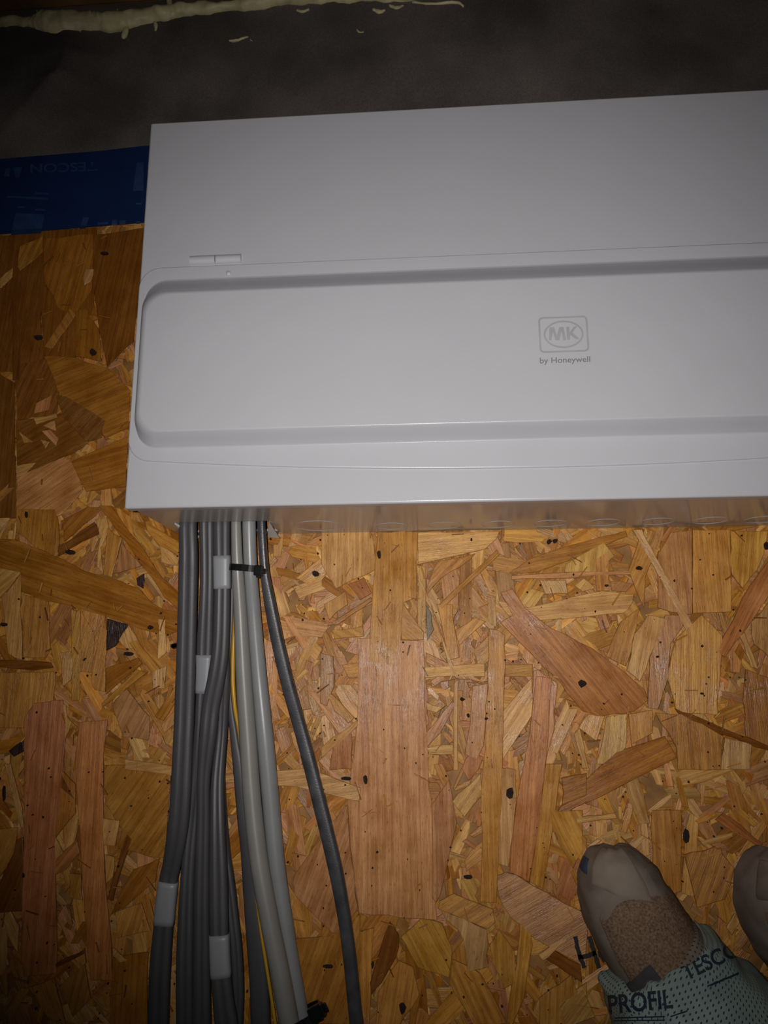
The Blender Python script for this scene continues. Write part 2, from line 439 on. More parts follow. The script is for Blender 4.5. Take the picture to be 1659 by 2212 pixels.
# flakes traced one by one: (outline in the photo, tone, grain direction in degrees from image up)
CR = {'c1': (0, 1100, 4.0225), 'c2': (0, 1650, 3.935), 'c3': (700, 1120, 3.456), 'c4': (1159, 1120, 3.318),
      'c5': (700, 1650, 2.9625), 'c6': (0, 480, 3.456), 'k4': (250, 1060, 3.016), 'k5': (280, 1600, 3.016),
      'f': (1159, 1750, 3.318), 'p': (0, 0, 1.0)}
HAND = [
 # left side, above
 ('c6', 'N', 5, [(-40,110),(330,70),(350,420),(300,700),(330,1040),(120,1110),(-40,1110)]),
 ('c6', 'N', 0, [(320,60),(720,40),(700,620),(560,1010),(330,1000),(300,420)]),
 ('c6', 'N', 20, [(100,1060),(420,1000),(440,1300),(420,1440),(130,1480)]),
 ('c6', 'N', 60, [(120,1480),(500,1420),(660,1640),(560,1720),(130,1900)]),
 ('c6', 'N', 0, [(-60,1100),(110,1200),(125,2212),(-60,2212)]),
 ('c6', 'O', 10, [(330,120),(700,90),(690,500),(560,700),(430,640),(330,420)]),
 ('c6', 'N', 8, [(700,95),(1080,40),(1040,500),(1000,900),(800,1090),(740,800),(690,450)]),
 ('c6', 'S', 20, [(130,330),(150,180),(320,100),(322,220),(250,290),(150,365)]),
 ('c6', 'L', 30, [(-20,440),(100,340),(95,410),(-20,520)]),
 ('c6', 'B', 0, [(90,560),(160,850),(150,1180),(95,1180)]),
 ('c6', 'S', -30, [(330,930),(520,640),(570,690),(390,950)]),
 ('c6', 'O', 0, [(560,660),(640,640),(740,800),(760,1040),(560,1000)]),
 ('c6', 'O', 68, [(330,1000),(560,1010),(800,1090),(975,1255),(960,1540),(800,1610),(650,1520),(430,1260)]),
 ('c6', 'N', 40, [(420,1290),(500,1300),(790,1480),(760,1610),(640,1640),(480,1460)]),
 ('c6', 'P', 55, [(120,2212),(130,1900),(480,1750),(560,1800),(620,2000),(450,2190),(300,2230)]),
 ('c6', 'O', 75, [(530,1790),(950,1600),(940,1980),(640,2010)]),
 ('c6', 'L', 70, [(120,1820),(270,1795),(200,1870),(130,1935)]),
 ('c6', 'L', 80, [(250,1460),(420,1425),(430,1458),(270,1510)]),
 ('c6', 'L', 40, [(320,1520),(410,1480),(420,1560)]),
 ('c6', 'L', 40, [(300,1620),(370,1640),(340,1690)]),
 ('c6', 'L', -20, [(135,1560),(250,1640),(180,1650)]),
 ('c6', 'Q', 20, [(620,420),(640,350),(700,350),(680,440),(630,470)]),
 ('c6', 'S', 10, [(660,700),(700,690),(735,715),(690,735)]),
 # left side, middle
 ('c1', 'S', 0, [(140,0),(480,0),(520,260),(480,420),(300,330),(150,200)]),
 ('c1', 'O', 40, [(530,100),(760,-20),(890,-20),(830,60),(560,280)]),
 ('c1', 'B', 60, [(500,330),(820,110),(890,200),(720,280),(510,410)]),
 ('c1', 'L', 10, [(830,90),(930,70),(950,180),(880,330),(900,560),(840,500),(870,250)]),
 ('c1', 'Y', 5, [(930,150),(1060,250),(970,590),(900,570)]),
 ('c1', 'P', -10, [(1060,290),(1230,490),(1080,540),(990,560)]),
 ('c1', 'Y', -60, [(1260,100),(1580,300),(1600,420),(1400,330),(1280,190)]),
 ('c1', 'L', -40, [(1380,310),(1560,420),(1540,490),(1400,460)]),
 ('c1', 'O', -52, [(860,-30),(970,-30),(1340,500),(1640,830),(1600,900),(1430,770),(1100,290)]),
 ('c1', 'L', 50, [(-20,510),(180,550),(100,660),(-20,790)]),
 ('c1', 'L', 0, [(20,770),(190,560),(190,1310),(70,1250)]),
 ('c1', 'Y', 0, [(195,740),(420,800),(440,1200),(400,1290),(200,1290)]),
 ('c1', 'Y', 8, [(620,870),(700,880),(690,1660),(620,1670)]),
 ('c1', 'Y', 8, [(700,860),(930,930),(915,1590),(830,1570),(800,1540),(820,1100)]),
 ('c1', 'D', 0, [(935,950),(1110,1000),(1080,1080),(1000,1190),(920,1230)]),
 ('c1', 'L', -20, [(1120,1010),(1230,1200),(1100,1220),(1030,1140)]),
 ('c1', 'O', -72, [(-20,280),(130,260),(380,360),(560,440),(820,560),(1050,620),(1200,680),(1330,820),(1420,870),(1600,900),(1600,1060),(1440,1100),(1290,1060),(1140,1000),(940,940),(640,850),(420,800),(190,720),(180,540),(-20,500)]),
 ('c1', 'D', 0, [(1185,600),(1250,560),(1245,690),(1195,660)]),
 ('c1', 'L', 0, [(520,1250),(620,1230),(620,1480),(550,1540)]),
 ('c1', 'B', 85, [(-20,1310),(440,1330),(460,1380),(300,1400),(-20,1370)]),
 ('c1', 'Y', 0, [(-20,1420),(480,1410),(460,1700),(200,1900),(-20,1900)]),
 ('c1', 'O', 55, [(920,1380),(1200,1290),(1240,1340),(920,1610)]),
 ('c1', 'Y', 45, [(880,1690),(1180,1390),(1280,1420),(890,1720)]),
 ('c1', 'P', 25, [(970,1700),(1100,1560),(1300,1800),(1290,2010),(1070,1980)]),
 ('c1', 'L', 0, [(1320,1400),(1450,1360),(1430,1560),(1330,1560)]),
 ('c1', 'Y', -40, [(1120,1160),(1190,1140),(1390,1380),(1330,1430)]),
 ('c1', 'L', 0, [(1370,950),(1440,960),(1440,1250),(1370,1310)]),
 ('c1', 'S', 30, [(1340,1800),(1560,1480),(1600,1560),(1420,1840)]),
 ('c1', 'L', 20, [(1400,1880),(1560,1700),(1540,1850),(1430,1950)]),
 ('c1', 'L', 5, [(530,1690),(570,1700),(620,1850),(560,2010)]),
 ('c1', 'D', 0, [(75,2100),(200,2010),(215,2100),(120,2150)]),  # dark flake standing in for a hole, its shade put into the tone
 # left side, below
 ('c2', 'O', 0, [(200,-10),(475,-10),(640,170),(640,420),(480,620),(470,0)]),
 ('c2', 'R', 40, [(460,830),(650,640),(680,760),(560,900),(465,950)]),
 ('c2', 'L', 10, [(470,620),(540,760),(465,820)]),
 ('c2', 'B', 20, [(-20,1060),(150,640),(195,620),(190,1250),(-20,1270)]),
 ('c2', 'Y', 20, [(-20,560),(150,540),(120,760),(-20,980)]),
 ('c2', 'Y', 10, [(590,930),(690,940),(700,1160),(590,1140)]),
 ('p', 'R', 0, [(52,1555),(75,1518),(135,1512),(143,1570),(122,1800),(119,1900),(122,2102),(52,2110),(45,2050),(50,1880)]),
 ('p', 'R', 0, [(172,1560),(232,1555),(223,1660),(224,1830),(242,2118),(196,2118),(178,1900),(163,1650)]),
 ('c2', 'L', -15, [(40,0),(90,0),(160,280),(205,540),(180,545),(90,220)]),
 ('c2', 'L', -30, [(20,1310),(90,1250),(165,1380),(150,1600),(60,1440)]),
 ('c2', 'S', 35, [(880,10),(1460,10),(1400,800),(1000,720),(1040,560),(900,340)]),
 ('c2', 'Q', 10, [(870,460),(1020,480),(980,700),(880,690)]),
 ('c2', 'L', 10, [(890,770),(970,790),(960,960),(900,1020)]),
 ('c2', 'B', 18, [(1040,700),(1080,590),(1125,640),(1000,1000),(960,1165),(910,1150)]),
 ('c2', 'O', 35, [(940,1290),(1130,900),(1360,800),(1320,1000),(1060,1220)]),
 ('c2', 'Y', 15, [(980,1260),(1200,1180),(1280,1420),(1000,1480)]),
 ('c2', 'Y', -30, [(240,1900),(460,1820),(560,2220),(400,2150)]),
 ('c2', 'S', 10, [(500,1900),(720,1700),(770,2000),(620,2150)]),
 ('c2', 'O', 0, [(960,1650),(1260,1600),(1260,2240),(930,2240)]),
 ('c2', 'B', 65, [(470,1700),(710,1580),(715,1615),(480,1730)]),
 ('c2', 'L', 40, [(960,1560),(1090,1670),(1020,1690),(960,1630)]),
 # below the unit, middle
 ('c3', 'Y', 0, [(0,640),(160,540),(180,640),(40,760)]),
 ('c3', 'R', -35, [(180,490),(300,440),(355,560),(270,610)]),
 ('c3', 'L', 0, [(-20,100),(350,100),(400,350),(395,375),(90,525),(60,470),(-20,340)]),
 ('c3', 'L', 85, [(700,100),(1310,95),(1290,150),(1200,230),(700,345)]),
 ('c3', 'S', 60, [(20,800),(350,585),(362,612),(110,790)]),
 ('c3', 'Y', -60, [(60,830),(290,800),(300,880),(80,900)]),
 ('c3', 'Y', -50, [(575,640),(600,640),(745,850),(745,905),(580,905)]),
 ('c3', 'L', 5, [(690,350),(760,360),(760,860),(700,800)]),
 ('c3', 'Y', -55, [(760,1000),(1210,1230),(1000,1200),(760,1070)]),
 ('c3', 'G', 0, [(755,640),(800,700),(820,830),(770,915)]),  # greyish flake in place of a dark gap, shade put into its tone
 ('c3', 'Y', 0, [(840,640),(960,640),(1010,1040),(930,1060)]),
 ('c3', 'Y', 40, [(980,830),(1130,740),(1210,770),(1010,950)]),
 ('c3', 'L', 85, [(750,1110),(1200,1080),(1200,1180),(760,1190)]),
 ('c3', 'Y', 45, [(760,530),(850,320),(1130,260),(1100,300),(870,450),(770,570)]),
 ('c3', 'S', 45, [(860,640),(1290,230),(1310,270),(880,680)]),
 ('p', 'P', 0, [(772,1378),(915,1384),(917,1505),(925,1650),(934,1800),(942,1960),(945,1988),(860,1982),(775,1972),(765,1900),(755,1800),(751,1735),(760,1650),(772,1560)]),
 ('c3', 'Y', 0, [(400,100),(702,100),(690,590),(600,625),(580,860),(545,1105),(440,1090),(330,1065),(345,800),(360,560)]),
 ('c3', 'Q', -28, [(690,440),(740,480),(870,830),(990,1160),(960,1170),(900,1000),(790,620)]),
 ('c3', 'P', 0, [(-30,1000),(70,1030),(75,1260),(20,1400),(-30,1380)]),
 ('c3', 'S', -35, [(10,1310),(60,1310),(230,1490),(180,1530),(80,1440)]),
 ('c3', 'R', 0, [(70,1700),(200,1570),(215,1870),(40,1880)]),
 ('c3', 'L', 40, [(-20,1710),(250,1500),(255,1545),(-20,1790)]),
 ('c3', 'P', 30, [(760,1600),(960,1360),(980,1390),(870,1600),(770,1710)]),
 ('c3', 'L', 0, [(970,1230),(1000,1200),(1000,1880),(965,1880)]),
 ('c3', 'L', 88, [(770,1710),(965,1690),(965,1760),(780,1760)]),
 ('c3', 'L', 30, [(760,1370),(890,1410),(840,1450),(770,1430)]),
 ('c3', 'R', 0, [(1030,1866),(1100,1740),(1190,1780),(1150,1880),(1080,1960)]),
 ('c3', 'P', 5, [(1110,1250),(1225,1230),(1205,1500),(1190,1700),(1140,1800),(1050,1760),(1085,1560)]),
 ('c3', 'Y', 85, [(1350,1090),(1555,1085),(1560,1180),(1350,1180)]),
 ('c3', 'Q', 35, [(1335,1440),(1550,1190),(1570,1440),(1400,1700),(1335,1800)]),
 # below the unit, right
 ('c4', 'S', 80, [(-200,390),(0,270),(370,160),(640,85),(650,130),(440,210),(210,310),(0,385)]),
 ('c4', 'L', 10, [(210,330),(480,170),(560,270),(420,385),(200,385)]),
 ('c4', 'L', -25, [(20,440),(210,440),(225,540),(60,545)]),
 ('c4', 'L', 35, [(270,480),(340,430),(420,500),(330,525)]),
 ('c4', 'P', 40, [(530,450),(690,470),(640,525),(540,520)]),
 ('c4', 'Y', 0, [(420,300),(520,230),(520,520),(430,520)]),
 ('c4', 'P', 87, [(-180,410),(0,395),(690,373),(695,402),(0,432),(-180,440)]),
 ('c4', 'L', 86, [(-280,590),(-60,640),(470,518),(695,545),(690,600),(620,680),(200,720),(-60,740),(-200,700)]),
 ('c4', 'P', 0, [(870,250),(960,100),(1115,80),(1115,690),(960,670),(870,640)]),
 ('c4', 'Y', 0, [(1120,80),(1390,80),(1395,670),(1120,680)]),
 ('c4', 'Y', 10, [(1390,90),(1660,90),(1600,330),(1480,500),(1400,400)]),
 ('c4', 'Y', 25, [(660,370),(735,150),(830,300),(780,420),(770,640),(700,480)]),
 ('c4', 'Y', 20, [(500,990),(600,740),(740,640),(720,780),(640,1060)]),
 ('c4', 'P', 0, [(925,690),(1110,700),(960,900),(940,1160),(870,1370),(800,1360),(810,1000)]),
 ('c4', 'Q', 15, [(700,830),(800,690),(925,720),(870,870),(740,1170),(645,1090)]),
 ('c4', 'Q', -28, [(690,80),(755,80),(870,300),(1135,790),(1075,805),(950,560),(800,280)]),
 ('c4', 'Y', 5, [(1000,860),(1180,690),(1330,840),(1320,1060),(1300,1410),(1150,1400),(1000,1380),(930,1130)]),
 ('c4', 'L', 10, [(1540,740),(1700,560),(1700,1030),(1560,900)]),
 ('c4', 'L', -15, [(1455,840),(1490,815),(1590,1080),(1540,1065)]),
 ('c4', 'R', 30, [(1700,260),(1700,500),(1540,740),(1350,995),(1295,955),(1480,560)]),
 ('c4', 'O', 0, [(1500,1080),(1700,1150),(1700,1650),(1500,1560),(1480,1300)]),
 ('p', 'R', -38, [(1080,1280),(1107,1272),(1134,1313),(1189,1356),(1279,1400),(1348,1450),(1393,1490),(1400,1512),(1368,1537),(1298,1548),(1259,1537),(1214,1479),(1149,1414),(1080,1345),(1108,1330)]),
 ('c4', 'P', 0, [(-20,1060),(150,1180),(130,1500),(60,1800),(-40,1800)]),
 ('c4', 'L', 20, [(300,1500),(370,1400),(490,1415),(430,1600)]),
 ('c4', 'L', 8, [(430,1760),(500,1420),(650,1400),(640,1640),(560,1740)]),
 ('c4', 'Q', -12, [(270,1540),(310,1500),(375,1790),(325,1790)]),
 ('c4', 'Y', 0, [(660,1400),(830,1370),(830,1540),(680,1620)]),
 ('c4', 'S', 0, [(850,1390),(1060,1400),(1340,1560),(1320,1800),(1010,1800),(1000,1640)]),
 ('c4', 'Q', 5, [(1350,1570),(1545,1610),(1530,1800),(1320,1800)]),
 ('c4', 'B', -68, [(990,1357),(1200,1440),(1680,1635),(1680,1668),(1300,1545),(1010,1392)]),
 ('p', 'O', 65, [(1205,1752),(1240,1705),(1330,1625),(1436,1590),(1462,1637),(1335,1702),(1210,1765)]),
 # lower middle
 ('c5', 'L', 35, [(820,240),(1000,60),(1015,200),(900,340)]),
 ('c5', 'P', 0, [(690,260),(800,100),(850,380),(760,780),(720,885),(690,860)]),
 ('c5', 'Q', 25, [(-20,560),(150,260),(190,700),(110,810),(-20,700)]),
 ('c5', 'S', 30, [(-20,700),(110,820),(225,950),(190,1100),(110,1180),(-20,1240)]),
 ('c5', 'Y', 0, [(200,1080),(320,1050),(290,1670),(200,1500)]),
 ('c5', 'B', 15, [(420,1010),(480,1100),(460,1240),(370,1400),(300,1480),(290,1400)]),
 ('c5', 'Y', 10, [(340,1470),(480,1260),(570,1300),(610,1480),(480,1680),(330,1680)]),
 ('c5', 'Y', -30, [(490,1110),(620,990),(760,1020),(820,1180),(800,1370),(600,1300)]),
 ('c5', 'Y', -25, [(820,1250),(1000,1340),(1170,1660),(960,1680),(800,1400)]),
 ('c5', 'Q', 10, [(740,930),(900,990),(1040,1060),(1055,1300),(920,1330),(890,1120)]),
 ('c5', 'Y', 60, [(830,830),(1080,930),(1095,1015),(1050,1055),(730,930),(740,880)]),
 ('c5', 'Y', 0, [(1060,1160),(1120,1060),(1220,1200),(1225,1400),(1150,1440),(1080,1280)]),
 ('c5', 'Y', 8, [(1250,1000),(1300,1000),(1335,1160),(1280,1500),(1200,1680),(1170,1650),(1230,1300)]),
 ('c5', 'L', 0, [(1120,30),(1230,40),(1220,330),(1180,660),(1115,640)]),
 ('c5', 'P', 62, [(1110,715),(1170,695),(1230,710),(1550,900),(1680,960),(1680,1310),(1400,1150),(1200,990),(1120,860)]),
 ('p', 'Y', 0, [(1057,1357),(1091,1372),(1090,1464),(1086,1660),(1081,1780),(1072,1950),(1037,1948),(1042,1800),(1043,1660),(1050,1554),(1052,1453)]),
 ('p', 'R', 6, [(1158,1460),(1192,1465),(1180,1640),(1167,1760),(1142,1905),(1101,1884),(1115,1738),(1132,1650)]),
 ('c5', 'Y', 8, [(1420,0),(1525,0),(1485,270),(1400,800),(1315,755),(1370,400)]),
 ('c5', 'Y', -35, [(1480,290),(1560,340),(1680,480),(1680,660),(1460,430)]),
 ('c5', 'O', 70, [(1520,90),(1680,60),(1680,200),(1520,270)]),
 ('c5', 'B', -60, [(1420,1250),(1470,1190),(1640,1290),(1650,1400)]),
 ('c5', 'L', 55, [(1370,1220),(1550,1115),(1560,1135),(1400,1260)]),
 ('c5', 'L', -30, [(1480,1540),(1680,1400),(1680,1500),(1560,1660)]),
 ('p', 'Q', 82, [(270,1640),(490,1672),(660,1660),(780,1702),(776,1732),(640,1700),(480,1690),(270,1662)]),
 ('k5', 'P', 20, [(1060,890),(1410,420),(1450,800),(1490,1100),(1330,1260),(1080,1010)]),
 ('k5', 'S', 20, [(1080,1290),(1330,1270),(1500,1130),(1500,1846),(1180,1846),(1090,1500)]),
 # right, around the feet
 ('f', 'Y', 0, [(830,0),(1040,0),(1040,580),(900,640),(830,500)]),
 ('f', 'Y', -25, [(100,0),(330,0),(330,300),(260,420),(120,150)]),
 ('f', 'R', -52, [(1280,70),(1340,20),(1620,240),(1600,270),(1480,200)]),
 ('f', 'L', 80, [(280,55),(560,20),(580,60),(290,95)]),
 ('f', 'S', 25, [(1060,320),(1280,260),(1420,420),(1350,640),(1150,700)]),
 ('f', 'L', 20, [(1360,840),(1420,740),(1470,780),(1400,900)]),
 ('f', 'Y', 70, [(1170,320),(1320,270),(1330,310),(1190,370)]),
 ('f', 'Y', 5, [(20,1350),(250,1180),(330,1400),(200,1600),(20,1600)]),
 ('f', 'Q', 60, [(355,268),(440,203),(468,215),(400,268)]),
 ('f', 'Q', 30, [(322,335),(352,262),(372,300)]),
 ('f', 'L', 40, [(150,1390),(330,1280),(420,1480),(230,1560)]),
]
STRANDS = []
z = .0013
for cr, key, ang, pts in HAND:
    ox, oy, s = CR[cr]
    poly = [at(ox + x / s, oy + y / s, z) for x, y in pts]
    poly = jag([(p.x, p.y) for p in poly])
    z += .00002
    STRANDS.append(strand_geo(poly, z, .00045, vary(TONE[key], .07), math.radians(90 - ang), .006))
# medium flakes between the traced ones, lying a little lower
mid = []
while len(mid) < 298 - len(HAND):
    cx, cy = random.uniform(-.22, .60), random.uniform(-.46, .02)
    if random.random() < .25: cx, cy = random.uniform(-.26, -.0), random.uniform(0, .26)
    ln = random.lognormvariate(math.log(.052), .3)
    wd = random.uniform(.006, .020)
    ang = math.pi / 2 + random.gauss(0, .45) if random.random() < .7 else random.uniform(0, math.pi)
    mid.append(flake(cx, cy, ln, wd, ang, random.uniform(.0006, .0011), .00045, vary(TONE[random.choice(KEYS)], .16)))
for g in mid + STRANDS:
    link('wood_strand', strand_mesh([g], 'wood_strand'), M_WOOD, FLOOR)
# thin splinters and bark specks lying over everything: too small to pick apart
geos = []
for i in range(260):
    p = at(random.uniform(0, 1659), random.uniform(1150, 2212)) if random.random() < .93 else at(random.uniform(0, 300), random.uniform(500, 1150))
    geos.append(flake(p.x, p.y, random.uniform(.004, .013), random.uniform(.0004, .0013), random.uniform(0, math.pi),
                      .0051, .0002, vary(TONE[random.choice('YYQSSOOB')], .15), False))
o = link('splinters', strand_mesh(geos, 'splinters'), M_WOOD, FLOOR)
tag(o, kind='stuff')
geos = []
SPECK = [('c3', 410, 270, 16, 34), ('c3', 590, 925, 8, 8), ('c3', 1210, 1495, 16, 10), ('c4', 90, 165, 20, 20), ('c4', 135, 160, 20, 16),
         ('c4', 735, 355, 22, 15), ('c4', 505, 480, 15, 9), ('c4', 330, 1185, 34, 26), ('c5', 265, 100, 14, 30), ('c5', 1190, 185, 24, 40),
         ('c5', 920, 725, 28, 14), ('f', 1075, 190, 24, 52), ('c1', 1510, 1185, 30, 22), ('c1', 610, 372, 46, 20), ('c6', 690, 968, 24, 24),
         ('c6', 280, 858, 34, 18), ('c6', 780, 230, 30, 12), ('k4', 1300, 540, 24, 18), ('k4', 225, 890, 20, 14), ('c3', 1075, 1470, 12, 18),
         ('c3', 1030, 1350, 22, 16), ('c4', 1190, 1255, 14, 9), ('c4', 870, 990, 14, 8), ('k5', 1290, 1470, 40, 14), ('c5', 500, 1560, 22, 40),
         ('c5', 140, 95, 34, 12), ('c2', 195, 950, 9, 18), ('c2', 30, 250, 14, 70), ('c4', 1650, 195, 18, 30), ('c3', 1100, 155, 9, 12),
         ('c5', 310, 1290, 10, 22), ('k4', 380, 1010, 22, 18), ('c1', 1120, 1255, 40, 22), ('c1', 225, 45, 14, 26), ('c1', 30, 1000, 40, 16)]
for cr, x, y, rx, ry in SPECK:
    ox, oy, s = CR[cr]
    poly = []
    for k in range(7):
        t = k / 7 * math.tau
        q = random.uniform(.75, 1.2)
        p = at(ox + (x + rx * q * math.cos(t)) / s, oy + (y + ry * q * math.sin(t)) / s, .0054)
        poly.append((p.x, p.y))
    geos.append(strand_geo(poly, 0.0054, .0001, TONE['D'], 1.5, 0, .0001))
for i in range(330):
    p = at(random.uniform(0, 1659), random.uniform(1150, 2212), .003)
    r = random.uniform(.0003, .0009)
    geos.append(strand_geo([(p.x + r * random.uniform(.6, 1.3) * math.cos(k * 1.257), p.y + r * random.uniform(.6, 1.5) * math.sin(k * 1.257)) for k in range(5)],
                           .0053, .0001, tuple(t * random.uniform(1, 3) for t in TONE['D']), 1.5, 0, .0001))
o = link('bark_specks', strand_mesh(geos, 'bark_specks'), M_BARK, FLOOR)
tag(o, kind='stuff')


# marker pen writing on the boards
def ribbon(pts, wid, z, name, n=5):
    P = catmull([(p.x, p.y) for p in [at(x, y, z) for x, y in pts]], n)
    v, f = [], []
    for i, p in enumerate(P):
        a, b = P[max(0, i - 1)], P[min(len(P) - 1, i + 1)]
        d = Vector((b[0] - a[0], b[1] - a[1])).normalized()
        k = wid * random.uniform(.36, .62)
        k2 = wid * random.uniform(.36, .62)
        v += [(p[0] - d.y * k, p[1] + d.x * k, z), (p[0] + d.y * k2, p[1] - d.x * k2, z)]
    for i in range(len(P) - 1): f.append((2 * i, 2 * i + 1, 2 * i + 3, 2 * i + 2))
    return v, f


V, Fc = [], []
for pts in ([(280, 905), (300, 1010), (342, 1130)], [(378, 905), (410, 1010), (448, 1132)], [(298, 1052), (360, 1045), (425, 1020)], [(462, 985), (455, 1030), (490, 1085)]):
    v, f = ribbon([(1159 + x / 3.318, 1750 + y / 3.318) for x, y in pts], .0030, .0060, 'ink', 8)
    f = [tuple(i + len(V) for i in q) for q in f]
    V += v; Fc += f
o = link('marker_writing', mesh_py('marker_writing', V, Fc), M_MARK, FLOOR)
tag(o, label='handwritten black letter H beside the foot')

# ------------------------------------------------------------------ consumer unit
D = .1114
H = .30
W = .62
CU = empty('consumer_unit', (0, 0, 0))
tag(CU, 'white metal consumer unit with hinged raised lid on the strand board', 'consumer unit')
ox0, ox1 = at(379, 1130, .055).x, at(577, 1126, .055).x
oz1, oz0 = .056, .016
bl = .004      # the body stands in from the cover
zb = .0032
bm = bmesh.new()
T = .0016
b0 = .0012
add_box(bm, bl, ox0, b0, b0 + T, zb, D - .009)
add_box(bm, ox1, W - bl, b0, b0 + T, zb, D - .009)
add_box(bm, ox0, ox1, b0, b0 + T, oz1, D - .009)
add_box(bm, ox0, ox1, b0, b0 + T, zb, oz0)
body = link('body', bm_mesh(bm, 'body'), M_GLOSS, CU)
bm = bmesh.new()
add_box(bm, bl, bl + T, b0 + T, H - .003, zb, D - .009)
add_box(bm, W - bl - T, W - bl, b0 + T, H - .003, zb, D - .009)
add_box(bm, bl + T, W - bl - T, H - .003 - T, H - .003, zb, D - .009)
link('side_panel', bm_mesh(bm, 'side_panel'), M_PAINT, CU)
bm = bmesh.new()
add_box(bm, 0, W, 0, H, D - .0095, D, .0016, 3)
cover = link('front_cover', bm_mesh(bm, 'front_cover'), M_PAINT, CU, True)
for p in cover.data.polygons: p.use_smooth = len(p.vertices) == 4 and p.area < .003
# white edge strip lining the cable entry
bm = bmesh.new()
add_box(bm, ox0 - .001, ox0 + .0012, b0 - .0006, b0 + .006, oz0, oz1, .0004)
bm.free()
for xx, sgn in ((ox0, 1), (ox1, -1)):
    bm = bmesh.new()
    t = [bm.verts.new(q) for q in ((xx - sgn * .001, b0 - .0008, oz1 - .002), (xx - sgn * .001, b0 - .0062, oz0), (xx + sgn * .0075, b0 - .0050, oz0 + .002),
                                   (xx - sgn * .001, b0 + .0004, oz1 - .002), (xx - sgn * .001, b0 - .0050, oz0 - .001), (xx + sgn * .0075, b0 - .0038, oz0 + .001))]
    for q in ((0, 1, 2), (3, 5, 4), (0, 3, 4, 1), (1, 4, 5, 2), (2, 5, 3, 0)): bm.faces.new([t[i] for i in q])
    link('edge_strip', bm_mesh(bm, 'edge_strip'), M_STRIP, CU)


def ring_mesh(cx, y, cz, r, t, seg=48):
    v, f = [], []
    for i in range(seg):
        a = i / seg * math.tau
        for rr, dy in ((r - t, 0), (r - t * .5, -t * .8), (r + t * .5, -t * .8), (r + t, 0)):
            v.append((cx + rr * math.cos(a), y + dy, cz + rr * math.sin(a)))
    for i in range(seg):
        j = (i + 1) % seg
        for k in range(3): f.append((4 * i + k, 4 * j + k, 4 * j + k + 1, 4 * i + k + 1))
    return mesh_py('knockout', v, f)


for px, rad in ((690, .0190), (846, .0125), (960, .0125), (1077, .0125), (1190, .0125), (1305, .0125), (1422, .0125), (1538, .0125), (1652, .0125), (1765, .0125)):
    c = at(px, 1135, .030)
    link('knockout', ring_mesh(c.x, b0, .0125 + rad + .0022, rad, .00042), M_GLOSS, CU, True)

# lid: thin flange with a bowed lower edge, and a raised pan
fx0 = at(290, 790, D).x
fx1 = .560
fyt = at(700, 565, D).y
A_, B_, C_ = at(340, 998, D), at(830, 1013, D), at(1659, 990, D)
coef = np.polyfit([A_.x, B_.x, C_.x], [A_.y, B_.y, C_.y], 2)


def ybot(x): return float(np.polyval(coef, x))


def rrect(x0, x1, y0, y1, r, n=8, ybf=None):
    pts = []
    for cx, cy, a0 in ((x1 - r, y1 - r, 0), (x0 + r, y1 - r, 90), (x0 + r, y0 + r, 180), (x1 - r, y0 + r, 270)):
        for i in range(n + 1):
            a = math.radians(a0 + 90 * i / n)
            pts.append([cx + r * math.cos(a), cy + r * math.sin(a)])
    return pts


fl_r = .0155
yb0 = ybot(fx0 + fl_r)
out = []
for a0, cx, cy in ((90, fx0 + fl_r, fyt - fl_r),):
    for i in range(11):
        a = math.radians(90 + 90 * i / 10); out.append((cx + fl_r * math.cos(a), cy + fl_r * math.sin(a)))
for i in range(11):
    a = math.radians(180 + 90 * i / 10); out.append((fx0 + fl_r + fl_r * math.cos(a), yb0 + fl_r + fl_r * math.sin(a)))
for i in range(1, 30):
    x = fx0 + fl_r + (fx1 - fx0 - fl_r) * i / 30
    out.append((x, ybot(x)))
out += [(fx1, ybot(fx1)), (fx1, fyt)]
FZ = .0016
n = len(out)
ctr = Vector((sum(p[0] for p in out) / n, sum(p[1] for p in out) / n))
v, f = [], []
prof = [(0.0, -.0004), (0.0, FZ - .0007), (.0003, FZ - .0002), (.0010, FZ)]


def inset(P, d):
    n = len(P); R_ = []
    for i in range(n):
        a, b, c = Vector(P[i - 1]), Vector(P[i]), Vector(P[(i + 1) % n])
        e1, e2 = (b - a).normalized(), (c - b).normalized()
        nn = Vector((-(e1.y + e2.y), e1.x + e2.x)).normalized()
        R_.append(b + nn * d / max(.5, nn.dot(Vector((-e1.y, e1.x)))))
    return R_


for d, dz in prof:
    for p in inset(out, d): v.append((p[0], p[1], D + dz))
for k in range(len(prof) - 1):
    for i in range(n):
        j = (i + 1) % n
        f.append((k * n + i, k * n + j, (k + 1) * n + j, (k + 1) * n + i))
f.append(tuple(range((len(prof) - 1) * n, len(prof) * n)))
# raised pan, in rings from its foot to its flat top
PH = .014
px0 = at(298, 790, D + FZ + .0087).x - .0016
px1 = fx1 - .012
pyt = at(560, 596, D + FZ).y
pyb = at(560, 964, D + FZ).y
rings = []
NT = 14
for k in range(NT + 1):
    t = k / NT
    s = t * t * (3 - 2 * t)          # eased height: soft foot and soft shoulder
    s = .55 * s + .45 * t if .12 < t < .88 else s
    rings.append((.0075 * (1 - math.sqrt(max(0.0, 1 - min(1.0, s) ** 2))), .0190 * t, .0085 * t, FZ + PH * s))
cr = 10
for dx, dt, db, z_ in rings:
    base = len(v)
    r = .016
    P = rrect(px0 + dx, px1 - dx, pyb + db, pyt - dt, r, cr)
    v += [(p[0], p[1], D + z_) for p in P]
nr = 4 * (cr + 1)
b_ = len(v) - nr * len(rings)
for k in range(len(rings) - 1):
    for i in range(nr):
        j = (i + 1) % nr
        f.append((b_ + k * nr + i, b_ + k * nr + j, b_ + (k + 1) * nr + j, b_ + (k + 1) * nr + i))
